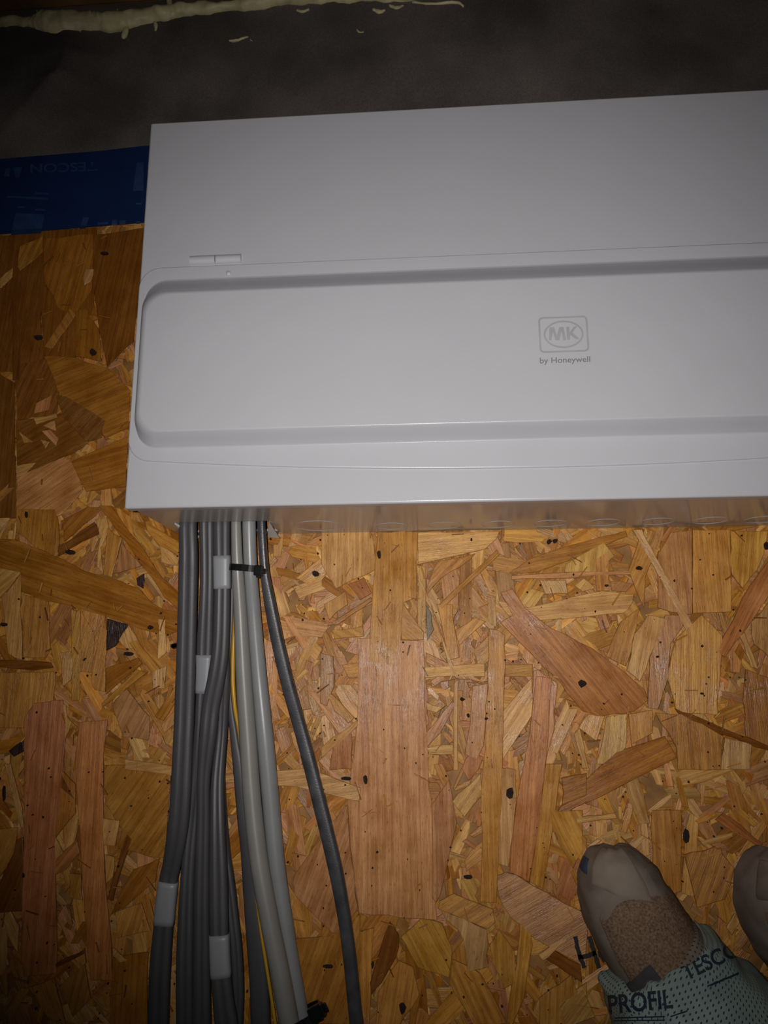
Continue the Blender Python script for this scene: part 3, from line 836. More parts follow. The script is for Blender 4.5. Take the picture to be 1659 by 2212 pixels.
f.append(tuple(b_ + (len(rings) - 1) * nr + i for i in range(nr)))
lid = link('lid', mesh_py('lid', v, f), M_PAINT, CU, True)
for p in lid.data.polygons:
    if len(p.vertices) > 4: p.use_smooth = False
LT = D + FZ + PH            # lid top height

# hinge of two barrels, and the lid's fixing stud
hz = D - .0006
hinge = None
for xa, xb in ((412, 466), (468, 522)):
    a, b = at(xa, 563, hz), at(xb, 561.5 - (xa - 412) * .03, hz)
    a.y = b.y = at(466, 562, hz).y
    bm = bmesh.new()
    bmesh.ops.create_cone(bm, cap_ends=True, segments=24, radius1=.0036, radius2=.0036, depth=(b.x - a.x))
    bmesh.ops.transform(bm, verts=bm.verts, matrix=Matrix.Translation(((a.x + b.x) / 2, a.y, hz)) @ Matrix.Rotation(math.pi / 2, 4, 'Y'))
    h = link('hinge_barrel', bm_mesh(bm, 'hinge_barrel'), M_PAINT, CU, True)
    for p in h.data.polygons:
        if len(p.vertices) > 4:
            p.use_smooth = False
            for li_ in p.loop_indices: h.data.edges[h.data.loops[li_].edge_index].use_edge_sharp = True
c = at(493.5, 590, D + FZ)
bm = bmesh.new()
bmesh.ops.create_uvsphere(bm, u_segments=16, v_segments=8, radius=.0019)
bmesh.ops.transform(bm, verts=bm.verts, matrix=Matrix.Translation((c.x, c.y, D + FZ)) @ Matrix.Diagonal((1, 1, .6, 1)))
link('stud', bm_mesh(bm, 'stud'), M_PAINT, CU, True)


# printed badge on the lid: rounded frame, oval, two letters, one line of lettering
def flat_poly_mesh(loops, z, th, name):
    """loops: list of (outer, inner or None) in plane coordinates"""
    v, f = [], []
    for outer, innr in loops:
        if innr:
            n = len(outer); o = len(v)
            v += [(p[0], p[1], z) for p in outer] + [(p[0], p[1], z) for p in innr]
            for i in range(n):
                j = (i + 1) % n
                f.append((o + i, o + j, o + n + j, o + n + i))
        else:
            o = len(v); v += [(p[0], p[1], z) for p in outer]; f.append(tuple(range(o, o + len(outer))))
    me = mesh_py(name, v, f)
    bm = bmesh.new(); bm.from_mesh(me)
    bmesh.ops.triangulate(bm, faces=[q for q in bm.faces if len(q.verts) > 4])
    bmesh.ops.recalc_face_normals(bm, faces=bm.faces)
    if sum(q.normal.z for q in bm.faces) < 0: bmesh.ops.reverse_faces(bm, faces=bm.faces)
    bm.to_mesh(me); bm.free()
    return me


def e7(x, y):
    p = at(1130 + x / 8.73, 650 + y / 8.73, LT)
    return (p.x, p.y)


c00, c10, c11, c01 = [Vector(e7(*q)) for q in ((310, 985), (1250, 957), (1212, 277), (282, 308))]
bw, bh = ((c10 - c00).length + (c11 - c01).length) / 2, ((c01 - c00).length + (c11 - c10).length) / 2
lc = (c00 + c10 + c11 + c01) / 4
rr1 = rrect(lc.x - bw / 2, lc.x + bw / 2, lc.y - bh / 2, lc.y + bh / 2, .0032)
rr2 = rrect(lc.x - bw / 2 + .0013, lc.x + bw / 2 - .0013, lc.y - bh / 2 + .0013, lc.y + bh / 2 - .0013, .0019)
ea, eb = bw * .405, bh * .385
el1 = [(lc.x + ea * math.cos(i / 48 * math.tau), lc.y + eb * math.sin(i / 48 * math.tau)) for i in range(48)]
el2 = [(lc.x + (ea - .0013) * math.cos(i / 48 * math.tau), lc.y + (eb - .0013) * math.sin(i / 48 * math.tau)) for i in range(48)]
MM = [(485, 745), (495, 498), (585, 498), (635, 655), (680, 495), (765, 490), (808, 740), (755, 740), (722, 570), (685, 742), (610, 745), (560, 590), (535, 748)]
KK = [(812, 492), (870, 487), (875, 600), (955, 485), (1020, 478), (930, 600), (1070, 722), (995, 725), (885, 640), (882, 730), (828, 735)]
loops = [(rr1, rr2), (el1, el2), ([e7(*q) for q in MM], None), ([e7(*q) for q in KK], None)]
em = link('emblem', flat_poly_mesh(loops, LT + .00012, 0, 'emblem'), M_PRINT, CU)
em['label'] = 'grey printed badge, letters in an oval'


def text_points(body, sx=1.0, bold=0.0):
    cu = bpy.data.curves.new('lettering', 'FONT')
    cu.body = body; cu.size = 1.0; cu.offset = bold
    to = bpy.data.objects.new('lettering', cu)
    COL.objects.link(to)
    bpy.context.view_layer.update()
    dg = bpy.context.evaluated_depsgraph_get()
    me = bpy.data.meshes.new_from_object(to.evaluated_get(dg))
    bpy.data.objects.remove(to)
    xs = [q.co.x for q in me.vertices]; ys = [q.co.y for q in me.vertices]
    return me, min(xs), max(xs), min(ys), max(ys)


def text_quad(body, p0, p1, height, fn, bold=0.0, slant=0.0, dense=False):
    """letters whose baseline runs from photo point p0 to p1, cap height in photo pixels; fn maps a photo point to 3-D"""
    me, x0, x1, y0, y1 = text_points(body, bold=bold)
    if dense:
        bm = bmesh.new(); bm.from_mesh(me)
        bmesh.ops.remove_doubles(bm, verts=bm.verts, dist=1e-5)
        for _ in range(4):
            bmesh.ops.triangulate(bm, faces=bm.faces)
            es = [e for e in bm.edges if e.calc_length() > .10]
            if es: bmesh.ops.subdivide_edges(bm, edges=es, cuts=1)
        bmesh.ops.triangulate(bm, faces=bm.faces)
        bm.to_mesh(me); bm.free()
    p0, p1 = Vector(p0), Vector(p1)
    d = (p1 - p0)
    up = Vector((d.y, -d.x)).normalized()
    for q in me.vertices:
        t = (q.co.x - x0) / (x1 - x0)
        hh = q.co.y / .70 * height
        pp = p0 + d * t + up * hh + d.normalized() * (hh * slant)
        q.co = fn(pp.x, pp.y)
    me.update()
    me.materials.clear()
    return me


me = text_quad('by Honeywell', (1130 + 318 / 8.73, 650 + 1178 / 8.73), (1130 + 1268 / 8.73, 650 + 1147 / 8.73), 12.2, lambda x, y: at(x, y, LT + .00012), .012)
link('lettering', me, M_PRINTD, CU)['label'] = 'small grey line of lettering under the badge'


# ------------------------------------------------------------------ cables
def sweep(rows, prof, name, closed_ends=True):
    """rows: (x,y,z,halfwidth,halfthick); prof: unit closed outline in (across, up)"""
    R_ = np.array(rows)
    n, k = len(R_), len(prof)
    v, f = [], []
    lens = 0.0
    uvv = []
    for i in range(n):
        a, b = R_[max(0, i - 1)], R_[min(n - 1, i + 1)]
        t = Vector(b[:3] - a[:3]).normalized()
        side = t.cross(Vector((0, 0, 1))).normalized()
        up = side.cross(t).normalized()
        if i: lens += float(np.linalg.norm(R_[i][:3] - R_[i - 1][:3]))
        for j, (u, w_) in enumerate(prof):
            p = Vector(R_[i][:3]) + side * (u * R_[i][3]) + up * (w_ * R_[i][4])
            v.append(p); uvv.append((lens, j / k))
    for i in range(n - 1):
        for j in range(k):
            q = (j + 1) % k
            f.append((i * k + j, i * k + q, (i + 1) * k + q, (i + 1) * k + j))
    f.append(tuple(range(k))); f.append(tuple(reversed(range((n - 1) * k, n * k))))
    bmm = mesh_py(name, v, f)
    ul = bmm.uv_layers.new(name='around')
    for lp in bmm.loops: ul.data[lp.index].uv = uvv[lp.vertex_index]
    bm = bmesh.new(); bm.from_mesh(bmm); bmesh.ops.recalc_face_normals(bm, faces=bm.faces); bm.to_mesh(bmm); bm.free()
    return bmm


ROUND = [(math.cos(i / 20 * math.tau), math.sin(i / 20 * math.tau)) for i in range(20)]
FLAT = []
NF = 40
for i in range(NF):      # flat twin cable: two cores with a shallow valley between
    a = i / NF * math.tau
    ca, sa = math.cos(a), math.sin(a)
    u = math.copysign(abs(ca) ** .75, ca)
    th = 1 - .30 * math.exp(-(u / .16) ** 2)
    FLAT.append((u, math.copysign(abs(sa) ** .62, sa) * th))

MMPX = .00035


def cable_rows(pts, thick, extend=True):
    """pts: (px, py, z, width px)"""
    rows = []
    for px, py, z_, wpx in pts:
        p = at(px, py, z_)
        dist = (p - CAM).dot(RR[2])
        hw = wpx * dist / F / 2
        rows.append((p.x, p.y, z_, hw, thick if thick else hw))
    if extend:
        # into the enclosure through the entry, and on across the boards beyond the frame
        x, y, z_, a, b = rows[0]
        r1 = (x, b0 + .012, z_, a, b)
        r2 = (x, b0 + .055, z_, a, b)
        rows = [r2, r1] + rows
        p, q = np.array(rows[-2]), np.array(rows[-1])
        e = q + (q - p) / np.linalg.norm((q - p)[:3]) * .10
        e[2] = max(q[2], .006); e[3:] = q[3:]
        rows.append(tuple(e))
    return rows


def make_cable(name, label, pts, thick, mat, prof, group=None):
    rows = catmull(cable_rows(pts, thick), 7)
    o = link(name, sweep(rows, prof, name), mat, None, True)
    for p in o.data.polygons:
        if len(p.vertices) > 4: p.use_smooth = False
    tag(o, label, 'cable', group or 'cables running down from the consumer unit')
    return o, rows


def tape_on(parent, rows, py0, py1, mat, prof, name='tape_label', grow=.0005):
    """a sleeve of tape around a cable between two photo heights"""
    sel = []
    for r in rows:
        d = Vector(r[:3]) - CAM
        py = CY + F * d.dot(RR[1]) / d.dot(RR[2])
        sel.append(py)
    pick = []
    for t in np.linspace(0, 1, 9):
        y = py0 + (py1 - py0) * t
        for i in range(len(rows) - 1):
            if sel[i] <= y <= sel[i + 1]:
                q = (y - sel[i]) / (sel[i + 1] - sel[i])
                r = rows[i] * (1 - q) + rows[i + 1] * q
                pick.append((r[0], r[1], r[2], r[3] + grow, r[4] + grow)); break
    cp = [(u, w_) for u, w_ in prof]
    o = link(name, sweep(pick, cp, name), mat, parent, True)
    for p in o.data.polygons:
        if len(p.vertices) > 4: p.use_smooth = False
    return o


SMOOTHFLAT = [(math.copysign(abs(math.cos(i / 32 * math.tau)) ** .7, math.cos(i / 32 * math.tau)),
               math.copysign(abs(math.sin(i / 32 * math.tau)) ** .6, math.sin(i / 32 * math.tau))) for i in range(32)]
FT = .0042
A, ra = make_cable('flat_cable', 'dark grey flat cable at the far left of the bundle, white tape band low down',
    [(406,1143,.044,38),(407,1200,.042,40),(406,1259,.038,41),(403,1392,.030,41),(399,1520,.024,43),(396,1600,.022,43),(387,1766,.018,45),(372,1865,.0125,40),(365,1898,.0105,40),(355,1985,.009,42),(346,2097,.009,46),(342,2230,.009,46)], FT, M_DARKG, FLAT)
tape_on(A, ra, 1903, 1997, M_LABEL, SMOOTHFLAT)
B, rb = make_cable('flat_cable', 'dark grey flat cable second from the left with a white tape band at mid height',
    [(447,1133,.040,33),(448,1259,.034,31),(443,1392,.026,35),(441,1458,.023,31),(434,1590,.018,29),(425,1690,.0125,31),(417,1766,.0098,30),(408,1865,.0098,30),(403,1965,.0098,34),(400,2090,.0105,38),(400,2230,.0105,38)], FT, M_DARKG, FLAT)
tape_on(B, rb, 1414, 1497, M_LABEL, SMOOTHFLAT)
Cc, rc = make_cable('flat_cable', 'dark grey flat cable with a white tape band just under the unit',
    [(479,1133,.045,37),(480,1236,.042,34),(480,1292,.040,34),(477,1392,.036,36),(469,1458,.033,38),(456,1524,.029,38),(449,1590,.0265,37),(441,1680,.0215,28),(440,1766,.018,30),(437,1898,.0155,33),(436,2031,.015,36),(436,2230,.015,40)], FT, M_DARKG, FLAT)
tape_on(Cc, rc, 1201, 1272, M_LABEL, SMOOTHFLAT)
E_, re_ = make_cable('flat_cable', 'dark grey flat cable with the lowest white tape band, crossing over its neighbours',
    [(487,1133,.033,22),(487,1236,.031,20),(486,1392,.027,20),(484,1458,.025,28),(482,1524,.020,25),(479,1590,.0175,24),(471,1680,.019,28),(470,1766,.0225,32),(472,1898,.024,40),(475,2062,.025,41),(483,2164,.025,46),(493,2240,.025,50)], FT, M_DARKG, FLAT)
tape_on(E_, re_, 2018, 2110, M_LABEL, SMOOTHFLAT)
make_cable('flat_cable', 'grey flat cable bowing out behind the lowest white tape band',
    [(482,1133,.021,18),(482,1300,.016,18),(477,1500,.0098,20),(476,1700,.0096,22),(484,1832,.0096,25),(493,1898,.0098,26),(505,2000,.010,26),(511,2064,.010,27),(514,2140,.010,27),(512,2230,.010,26)], .0038, M_DARKG, FLAT)
make_cable('flat_cable', 'dark grey cable half hidden behind the two light grey round cables',
    [(503,1133,.022,18),(501,1300,.017,18),(497,1480,.0115,14),(508,1590,.0102,20),(516,1650,.0100,25),(528,1766,.009,30),(537,1832,.009,34),(545,1931,.009,38),(553,2031,.009,40),(561,2130,.009,42),(564,2230,.009,42)], .0046, M_DARKG, SMOOTHFLAT)
make_cable('earth_wire', 'thin green and yellow earth wire showing between dark and light cables',
    [(511,1133,.030,8),(509,1300,.0235,9),(503,1440,.0190,10),(507,1524,.0175,9),(518,1590,.0150,8),(541,1766,.0122,7),(549,1892,.0146,6),(562,1998,.0155,7),(580,2114,.0155,7),(598,2230,.0155,7)], None, M_EARTH, ROUND)
I_, ri = make_cable('round_cable', 'left one of the two light grey round cables, warmer grey',
    [(510,1133,.044,22),(513,1226,.040,25),(519,1325,.033,29),(526,1458,.0265,34),(535,1590,.0225,37),(545,1733,.0208,39),(560,1865,.0210,40),(584,1998,.0215,41),(604,2097,.0218,42),(628,2230,.022,44)], None, M_LIGHTW, ROUND)
J_, rj = make_cable('round_cable', 'right one of the two light grey round cables, bluish grey',
    [(538,1133,.042,29),(541,1226,.037,29),(548,1325,.0262,31),(559,1458,.0180,34),(572,1590,.0155,37),(585,1733,.0122,38),(597,1865,.011,37),(616,1998,.010,36),(632,2097,.010,36),(656,2230,.0100,36)], None, M_LIGHTG, ROUND)
K_, rk = make_cable('flat_cable', 'charcoal flat cable leaving the bundle to the right by itself',
    [(565,1133,.040,18),(571,1226,.036,18),(581,1292,.031,24),(601,1392,.024,27),(625,1491,.018,28),(653,1590,.013,28),(690,1733,.0102,30),(722,1865,.0098,31),(741,1965,.0096,29),(755,2064,.0096,29),(772,2230,.0096,30)], .0036, M_BLACKG, SMOOTHFLAT)


# cable ties
def tie(name, label, a0, a1, wpx, zc, thick, head, hw, hh):
    root = empty(name, (0, 0, 0))
    A0, A1 = at(*a0, zc), at(*a1, zc)
    root.location = (A0 + A1) / 2 - Vector((0, 0, thick))
    inv = -Vector(root.location)
    ax = (A1 - A0); ln = ax.length; ax.normalize()
    yv = Vector((-ax.y, ax.x, 0)).normalized()
    wd = wpx * .00033
    # strap loop around the bundle: a rounded closed band
    v, f = [], []
    N_ = 28
    mid_ = (A0 + A1) / 2
    for i in range(N_):
        a = i / N_ * math.tau
        u = math.copysign(abs(math.cos(a)) ** .55, math.cos(a)) * ln / 2
        q = math.copysign(abs(math.sin(a)) ** .55, math.sin(a)) * thick
        for s in (-.5, .5):
            for g in (1.0, 1.0 + .0012 / thick):
                v.append(mid_ + ax * u * (1 + (g - 1) * .5) + Vector((0, 0, q * g)) + yv * (s * wd) + inv)
    for i in range(N_):
        j = (i + 1) % N_
        for p, q in ((0, 1), (1, 3), (3, 2), (2, 0)):
            f.append((4 * i + p, 4 * j + p, 4 * j + q, 4 * i + q))
    me = mesh_py('strap', v, f)
    bm = bmesh.new(); bm.from_mesh(me); bmesh.ops.recalc_face_normals(bm, faces=bm.faces); bm.to_mesh(me); bm.free()
    link('strap', me, M_BLACK, root)
    hc = at(*head, zc + thick)
    bm = bmesh.new()
    add_box(bm, -hw / 2, hw / 2, -hh / 2, hh / 2, -.0022, .0030, .0008)
    add_box(bm, hw / 2 - .001, hw / 2 + .0022, -wd * .4, wd * .4, -.0008, .0012, .0003)
    add_box(bm, -hw * .2, hw * .2, -hh / 2 - .0014, -hh / 2 + .002, -.0012, .0016, .0005)
    M_ = Matrix((ax, yv, Vector((0, 0, 1)))).transposed().to_4x4()
    M_.translation = hc + inv
    bmesh.ops.transform(bm, verts=bm.verts, matrix=M_)
    link('tie_head', bm_mesh(bm, 'tie_head'), M_BLACK, root)
    tag(root, label, 'cable tie', 'black cable ties on the cables')
    return root


tie('cable_tie', 'black cable tie around the light grey cables just below the unit', (499.5, 1227), (559, 1232), 15, .0385, .0080, (559, 1233), .0063, .0078)
tie('cable_tie', 'black cable tie at the lower frame edge around the light grey cables', (612, 2226), (690, 2182), 22, .0185, .0125, (684, 2186), .0105, .0088)

# ------------------------------------------------------------------ membrane, tape, foam and timber along the top
crease = [at(-90, 385), at(0, 320), at(90, 246), at(160, 188), at(172, 150), at(150, 60), at(130, -60)]
cp = [Vector((p.x, p.y)) for p in crease]


def crease_d(x, y):
    """signed distance to the fold; positive on the upper left"""
    best, sg = 1e9, 1
    P = Vector((x, y))
    for a, b in zip(cp, cp[1:]):
        d = b - a
        t = max(0, min(1, (P - a).dot(d) / d.length_squared))
        q = (P - (a + d * t)).length
        if q < best:
            best = q
            c = d.x * (P.y - a.y) - d.y * (P.x - a.x)
            sg = 1 if c > 0 else -1
    return best * sg


pA, pB = at(-300, 66), at(1100, -34)
mx0, mx1 = -.55, 1.0
tA, tB = at(-200, 374), at(900, 274)         # top edge line of the blue tape
bA, bB = at(-200, 527), at(900, 436)


def line_y(a, b, x): return a.y + (b.y - a.y) * (x - a.x) / (b.x - a.x)


NX, NY = 260, 80
v, f = [], []
for i in range(NX + 1):
    x = mx0 + (mx1 - mx0) * i / NX
    yb_ = line_y(tA, tB, x) - .025
    yt_ = line_y(pA, pB, x) + .004
    for j in range(NY + 1):
        y = yb_ + (yt_ - yb_) * j / NY
        z_ = .0032 + .0030 * (noise.noise(Vector((x * 9, y * 9, 3))) + .6) * min(1.0, max(0, j - 9) / 20)
        d = crease_d(x, y)
        bl_ = min(1.0, max(0, j - 11) / 30)
        bl_ *= min(1.0, max(0.0, (yt_ - y - .012) / .05))
        if d > 0: z_ += bl_ * (.005 * math.exp(-d / .008) + .015 * max(0.0, 1 - d / .10))
        else: z_ += bl_ * .020 * math.exp(d / .016)
        v.append((x, y, max(.0042, z_ + .0010)))
for i in range(NX):
    for j in range(NY):
        a = i * (NY + 1) + j
        f.append((a, a + NY + 1, a + NY + 2, a + 1))
mem = link('membrane', mesh_py('membrane', v, f), M_MEMB, None, True)
tag(mem, 'dark grey fleece membrane strip laid behind the consumer unit', 'membrane')

v, f = [], []
NXT = 90
for i in range(NXT + 1):
    x = mx0 + (mx1 - mx0) * i / NXT
    wob = .0018 * noise.noise(Vector((x * 14, 1, 0)))
    ya, yb_ = line_y(bA, bB, x) + .0006 * noise.noise(Vector((x * 8, 5, 0))), line_y(tA, tB, x) + wob
    for j in range(9):
        t = j / 8
        up = .0070 + .0006 * noise.noise(Vector((x * 30, t * 3, 8))) if j > 4 else .0036 + .0026 * j / 4
        v.append((x, ya + (yb_ - ya) * t, up))
for i in range(NXT):
    for j in range(8):
        a = i * 9 + j
        f.append((a, a + 9, a + 10, a + 1))
for i in range(NXT):
    o = len(v)
    pa, pb = v[i * 9], v[(i + 1) * 9]
    v += [pa, pb, (pb[0], pb[1], .0025), (pa[0], pa[1], .0025)]
    f.append((o, o + 3, o + 2, o + 1))
tape = link('adhesive_tape', mesh_py('adhesive_tape', v, f), M_NAVY, None, True)
tag(tape, 'dark blue adhesive tape with faint printing sealing membrane to the boards', 'tape')
bvh_tape = BVHTree.FromPolygons([tuple(q) for q in v], f)


def on_bvh(bvh, off, z_fallback):
    def fn(x, y):
        d = ray(x, y)
        hit = bvh.ray_cast(CAM, d)
        p = hit[0] if hit[0] else at(x, y, z_fallback)
        return p - d * off
    return fn


tp = on_bvh(bvh_tape, .0008, .006)


def tape_patch(pts):
    V, Fc = [], []
    """flat print blocks, gridded so that they follow the tape"""
    o = 0
    for i in range(5):
        for j in range(5):
            a = Vector(pts[0]).lerp(Vector(pts[1]), i / 4); b = Vector(pts[3]).lerp(Vector(pts[2]), i / 4)
            q = a.lerp(b, j / 4)
            V.append(tp(q.x / 4.74, 300 + q.y / 4.74))
    for i in range(4):
        for j in range(4):
            a = o + i * 5 + j
            Fc.append((a, a + 5, a + 6, a + 1))
    link('printed_block', mesh_py('printed_block', V, Fc), M_NAVYP, tape)


for q in ([(160, 760), (455, 775), (420, 965), (110, 985)], [(850, 800), (910, 805), (875, 915), (815, 920)], [(1400, 245), (1470, 240), (1470, 530), (1360, 535)],
          [(60, 300), (105, 300), (95, 385), (40, 385)], [(130, 295), (225, 290), (200, 395), (160, 395)], [(75, 585), (490, 600), (490, 625), (70, 600)],
          [(360, 545), (500, 555), (500, 570), (370, 570)], [(1150, 830), (1200, 825), (1200, 880), (1140, 885)], [(1000, 855), (1110, 850), (1110, 872), (1000, 880)],
          [(1225, 835), (1290, 835), (1280, 870), (1225, 875)], [(1395, 845), (1435, 840), (1435, 868), (1395, 870)], [(180, 690), (250, 690), (250, 706), (180, 706)],
          [(360, 715), (470, 720), (470, 738), (360, 732)], [(-160, 300), (-40, 300), (-50, 390), (-170, 395)], [(1390, 655), (1450, 655), (1450, 672), (1390, 672)]):
    tape_patch(q)


def flip_text(body, right, left, height, fn, bold=0.0):
    """lettering that stands on its head: starts at the right, caps pointing down in the photo"""
    me, x0, x1, y0, y1 = text_points(body, bold=bold)
    p0, p1 = Vector(right), Vector(left)
    d = p1 - p0
    up = Vector((-d.y, d.x)).normalized()
    if up.y < 0: up = -up
    for q in me.vertices:
        pp = p0 + d * ((q.co.x - x0) / (x1 - x0)) + up * (q.co.y / .70 * height)
        q.co = fn(pp.x, pp.y)
    me.materials.clear(); me.update()
    return me


o = link('lettering', flip_text('TESCON', (996 / 4.74, 300 + 236 / 4.74), (310 / 4.74, 300 + 262 / 4.74), 19, tp, .015), M_NAVYP, tape)
o['label'] = 'pale blue upside-down lettering'

# foam bead
path = [(-120, 52, 22), (0, 47, 24), (60, 46, 26), (92, 48, 46), (120, 54, 56), (145, 56, 60), (172, 50, 50), (210, 46, 42), (250, 45, 42), (290, 37, 36), (340, 29, 32), (375, 24, 28),
        (420, 18, 22), (500, 11, 20), (600, 5, 16), (700, 0, 15), (780, -4, 14), (900, -12, 14), (1100, -26, 14)]
rows = []
for px, py, wpx in path:
    p = at(px, py, .008)
    hw = wpx * .00043 / 2 * 1.15
    rows.append((p.x, p.y, .007, hw, max(.006, hw * .9)))
rows = catmull(rows, 14)
fm_ = sweep(rows, ROUND, 'foam_bead')
for q in fm_.vertices:
    nv = q.co * 85
    k = noise.noise(nv) * .0026 + noise.noise(nv * 2.3) * .0012 + noise.noise(nv * .4) * .0026
    dv = Vector((0, (q.co.y - .5) * 0, 0))
    c0 = q.normal if q.normal.length > 0 else Vector((0, 0, 1))
    q.co = q.co + c0 * k
    q.co.z = max(.003, q.co.z)
fm_.update()
foam = link('foam_bead', fm_, M_FOAM, None, True)
tag(foam, 'lumpy cream expanding foam bead between dark timber and grey membrane', 'foam')


def blob(pts, name='foam_drip'):
    """a small strand of squeezed-out foam: (px,py,width px)"""
    r_ = []
    for px, py, wpx in pts:
        p = at(px, py, .0075)
        hw = wpx * .00043 / 2
        r_.append((p.x, p.y, .0075, hw, hw))
    me = sweep(catmull(r_, 5), ROUND, name)
    for q in me.vertices: q.co += Vector(noise.noise_vector(q.co * 300)) * .0007
    return link(name, me, M_FOAM, foam, True)


blob([(112, 62, 40), (136, 74, 42), (148, 82, 22), (158, 87, 6)])
blob([(274, 58, 10), (272, 68, 14), (268, 78, 12), (266, 84, 4)])
blob([(335, 50, 8), (337, 58, 9), (336, 66, 4)])
blob([(366, -8, 12), (366, 8, 12), (368, 22, 13), (364, 30, 8)])
blob([(82, 84, 4), (78, 92, 7), (70, 101, 3)])
blob([(94, 145, 3), (89, 150, 5), (85, 152, 2)])
blob([(495, 88, 4), (512, 87, 6), (524, 83, 5), (536, 80, 2)])
blob([(540, 86, 3), (545, 89, 2)])
blob([(770, 64, 3), (778, 70, 4), (786, 68, 2)])
blob([(806, 20, 6), (820, 26, 8), (832, 22, 4)])
blob([(840, 12, 5), (858, 17, 7), (872, 12, 4)])
blob([(890, 4, 5), (930, 8, 5), (985, 5, 6), (1002, 14, 5)])
blob([(640, 22, 5), (655, 25, 6), (668, 20, 4)])

# dark timber beyond the foam
pA, pB = at(-300, 66), at(1100, -34)
bm = bmesh.new()
add_box(bm, 0, (pB - pA).length + .3, .006, .10, .0033, .045, .002)
M_ = Matrix.Translation(pA) @ Matrix.Rotation(math.atan2(pB.y - pA.y, pB.x - pA.x), 4, 'Z')
bmesh.ops.transform(bm, verts=bm.verts, matrix=M_)
beam = link('timber_batten', bm_mesh(bm, 'timber_batten'), M_TIMBER)
tag(beam, 'dark brown timber batten beyond the foam at the top edge', 'timber')


# ------------------------------------------------------------------ the person's feet
def foot_fn(pairs, heights, zl=.008, crown=.55, off=(0, 0)):
    """loft over the boards. pairs: left/right outline points (crop f), heights in metres"""
    rows = []
    for (l, r), h in zip(pairs, heights):
        L_ = at(1159 + l[0] / 3.318, 1750 + l[1] / 3.318, zl)
        R_ = at(1159 + r[0] / 3.318, 1750 + r[1] / 3.318, h * .5)
        rows.append((L_.x, L_.y, R_.x, R_.y, h))
    rows = np.array(rows)

    def S(s, t):
        s = min(max(s, 0), 1) * (len(rows) - 1)
        i = min(int(s), len(rows) - 2)
        u = s - i
        a = rows[max(0, i - 1)]; b = rows[i]; c = rows[i + 1]; d = rows[min(len(rows) - 1, i + 2)]
        q = .5 * ((2 * b) + (-a + c) * u + (2 * a - 5 * b + 4 * c - d) * u * u + (-a + 3 * b - 3 * c + d) * u ** 3)
        phi = math.pi * t
        cx_ = -math.cos(phi); sx = math.sin(phi)
        uu = math.copysign(abs(cx_) ** .80, cx_)
        zz = abs(sx) ** .72
        mid_ = (q[0:2] + q[2:4]) / 2
        hv = (q[2:4] - q[0:2]) / 2
        return Vector((mid_[0] + hv[0] * uu, mid_[1] + hv[1] * uu, .0058 + q[4] * zz))
    return S


def surf(S, s0, s1, t0, t1, ns, nt, off, name, close=False, s0f=None, s1f=None, wave=None, skirt=True):
    """patch of a loft surface between s and t limits, lifted by off; edges turned down to give it thickness"""
    v, f, uv = [], [], []
    ln_ = 0.0
    for i in range(ns + 1):
        for j in range(nt + 1):
            t = t0 + (t1 - t0) * j / nt
            a = s0f(t) if s0f else s0
            b = s1f(t) if s1f else s1
            s = a + (b - a) * i / ns
            p = S(s, t)
            e = .004
            du = S(min(1, s + e), t) - S(max(0, s - e), t)
            dv = S(s, min(1, t + e)) - S(s, max(0, t - e))
            nn = du.cross(dv)
            if nn.length < 1e-12: nn = Vector((0, 0, 1))
            nn.normalize()
            if nn.z < -.3: nn = -nn
            o_ = off
            if skirt and (i in (0, ns) or j in (0, nt)): o_ = -.0006
            if wave: o_ += wave(s, t)
            v.append(p + nn * o_)
            pt = S(s, t)
            if i and j == 0: ln_ += (S(s, .5) - S((a + (b - a) * (i - 1) / ns), .5)).length
            if j == 0:
                pr = 0.0
            else:
                pr += (pt - S(s, t0 + (t1 - t0) * (j - 1) / nt)).length
            uv.append((ln_, pr + .001))
    for i in range(ns):
        for j in range(nt):
            a = i * (nt + 1) + j
            f.append((a, a + 1, a + nt + 2, a + nt + 1))
    if close:
        o = len(v)
        v.append(sum((v[j] for j in range(nt + 1)), Vector()) / (nt + 1)); uv.append((0, 0))
        for j in range(nt): f.append((o, j + 1, j))
        o = len(v); bidx = ns * (nt + 1)
        v.append(sum((v[bidx + j] for j in range(nt + 1)), Vector()) / (nt + 1)); uv.append((0, 0))
        for j in range(nt): f.append((o, bidx + j, bidx + j + 1))
    me = mesh_py(name, v, f)
    ul = me.uv_layers.new(name='around')
    for lp in me.loops: ul.data[lp.index].uv = uv[lp.vertex_index]
    bm = bmesh.new(); bm.from_mesh(me); bmesh.ops.recalc_face_normals(bm, faces=bm.faces)
    if sum(q.normal.z * q.calc_area() for q in bm.faces) < 0: bmesh.ops.reverse_faces(bm, faces=bm.faces)
    bm.to_mesh(me); bm.free()
    return me


def wrinkle(k, amp):
    return lambda s, t: amp * noise.noise(Vector((s * 14 + k, t * 9, k)))


PERSON = empty('person', tuple(at(1500, 2050, 0)))
tag(PERSON, 'person standing at lower right, only the worn shoes and taped cuff in view', 'person')
PINV = PERSON.matrix_world


def plink(name, me, mat, parent, smooth=True):
    o = link(name, me, mat, parent, smooth)
    return o


def shift(me):
    for q in me.vertices: q.co -= PERSON.location
    return me


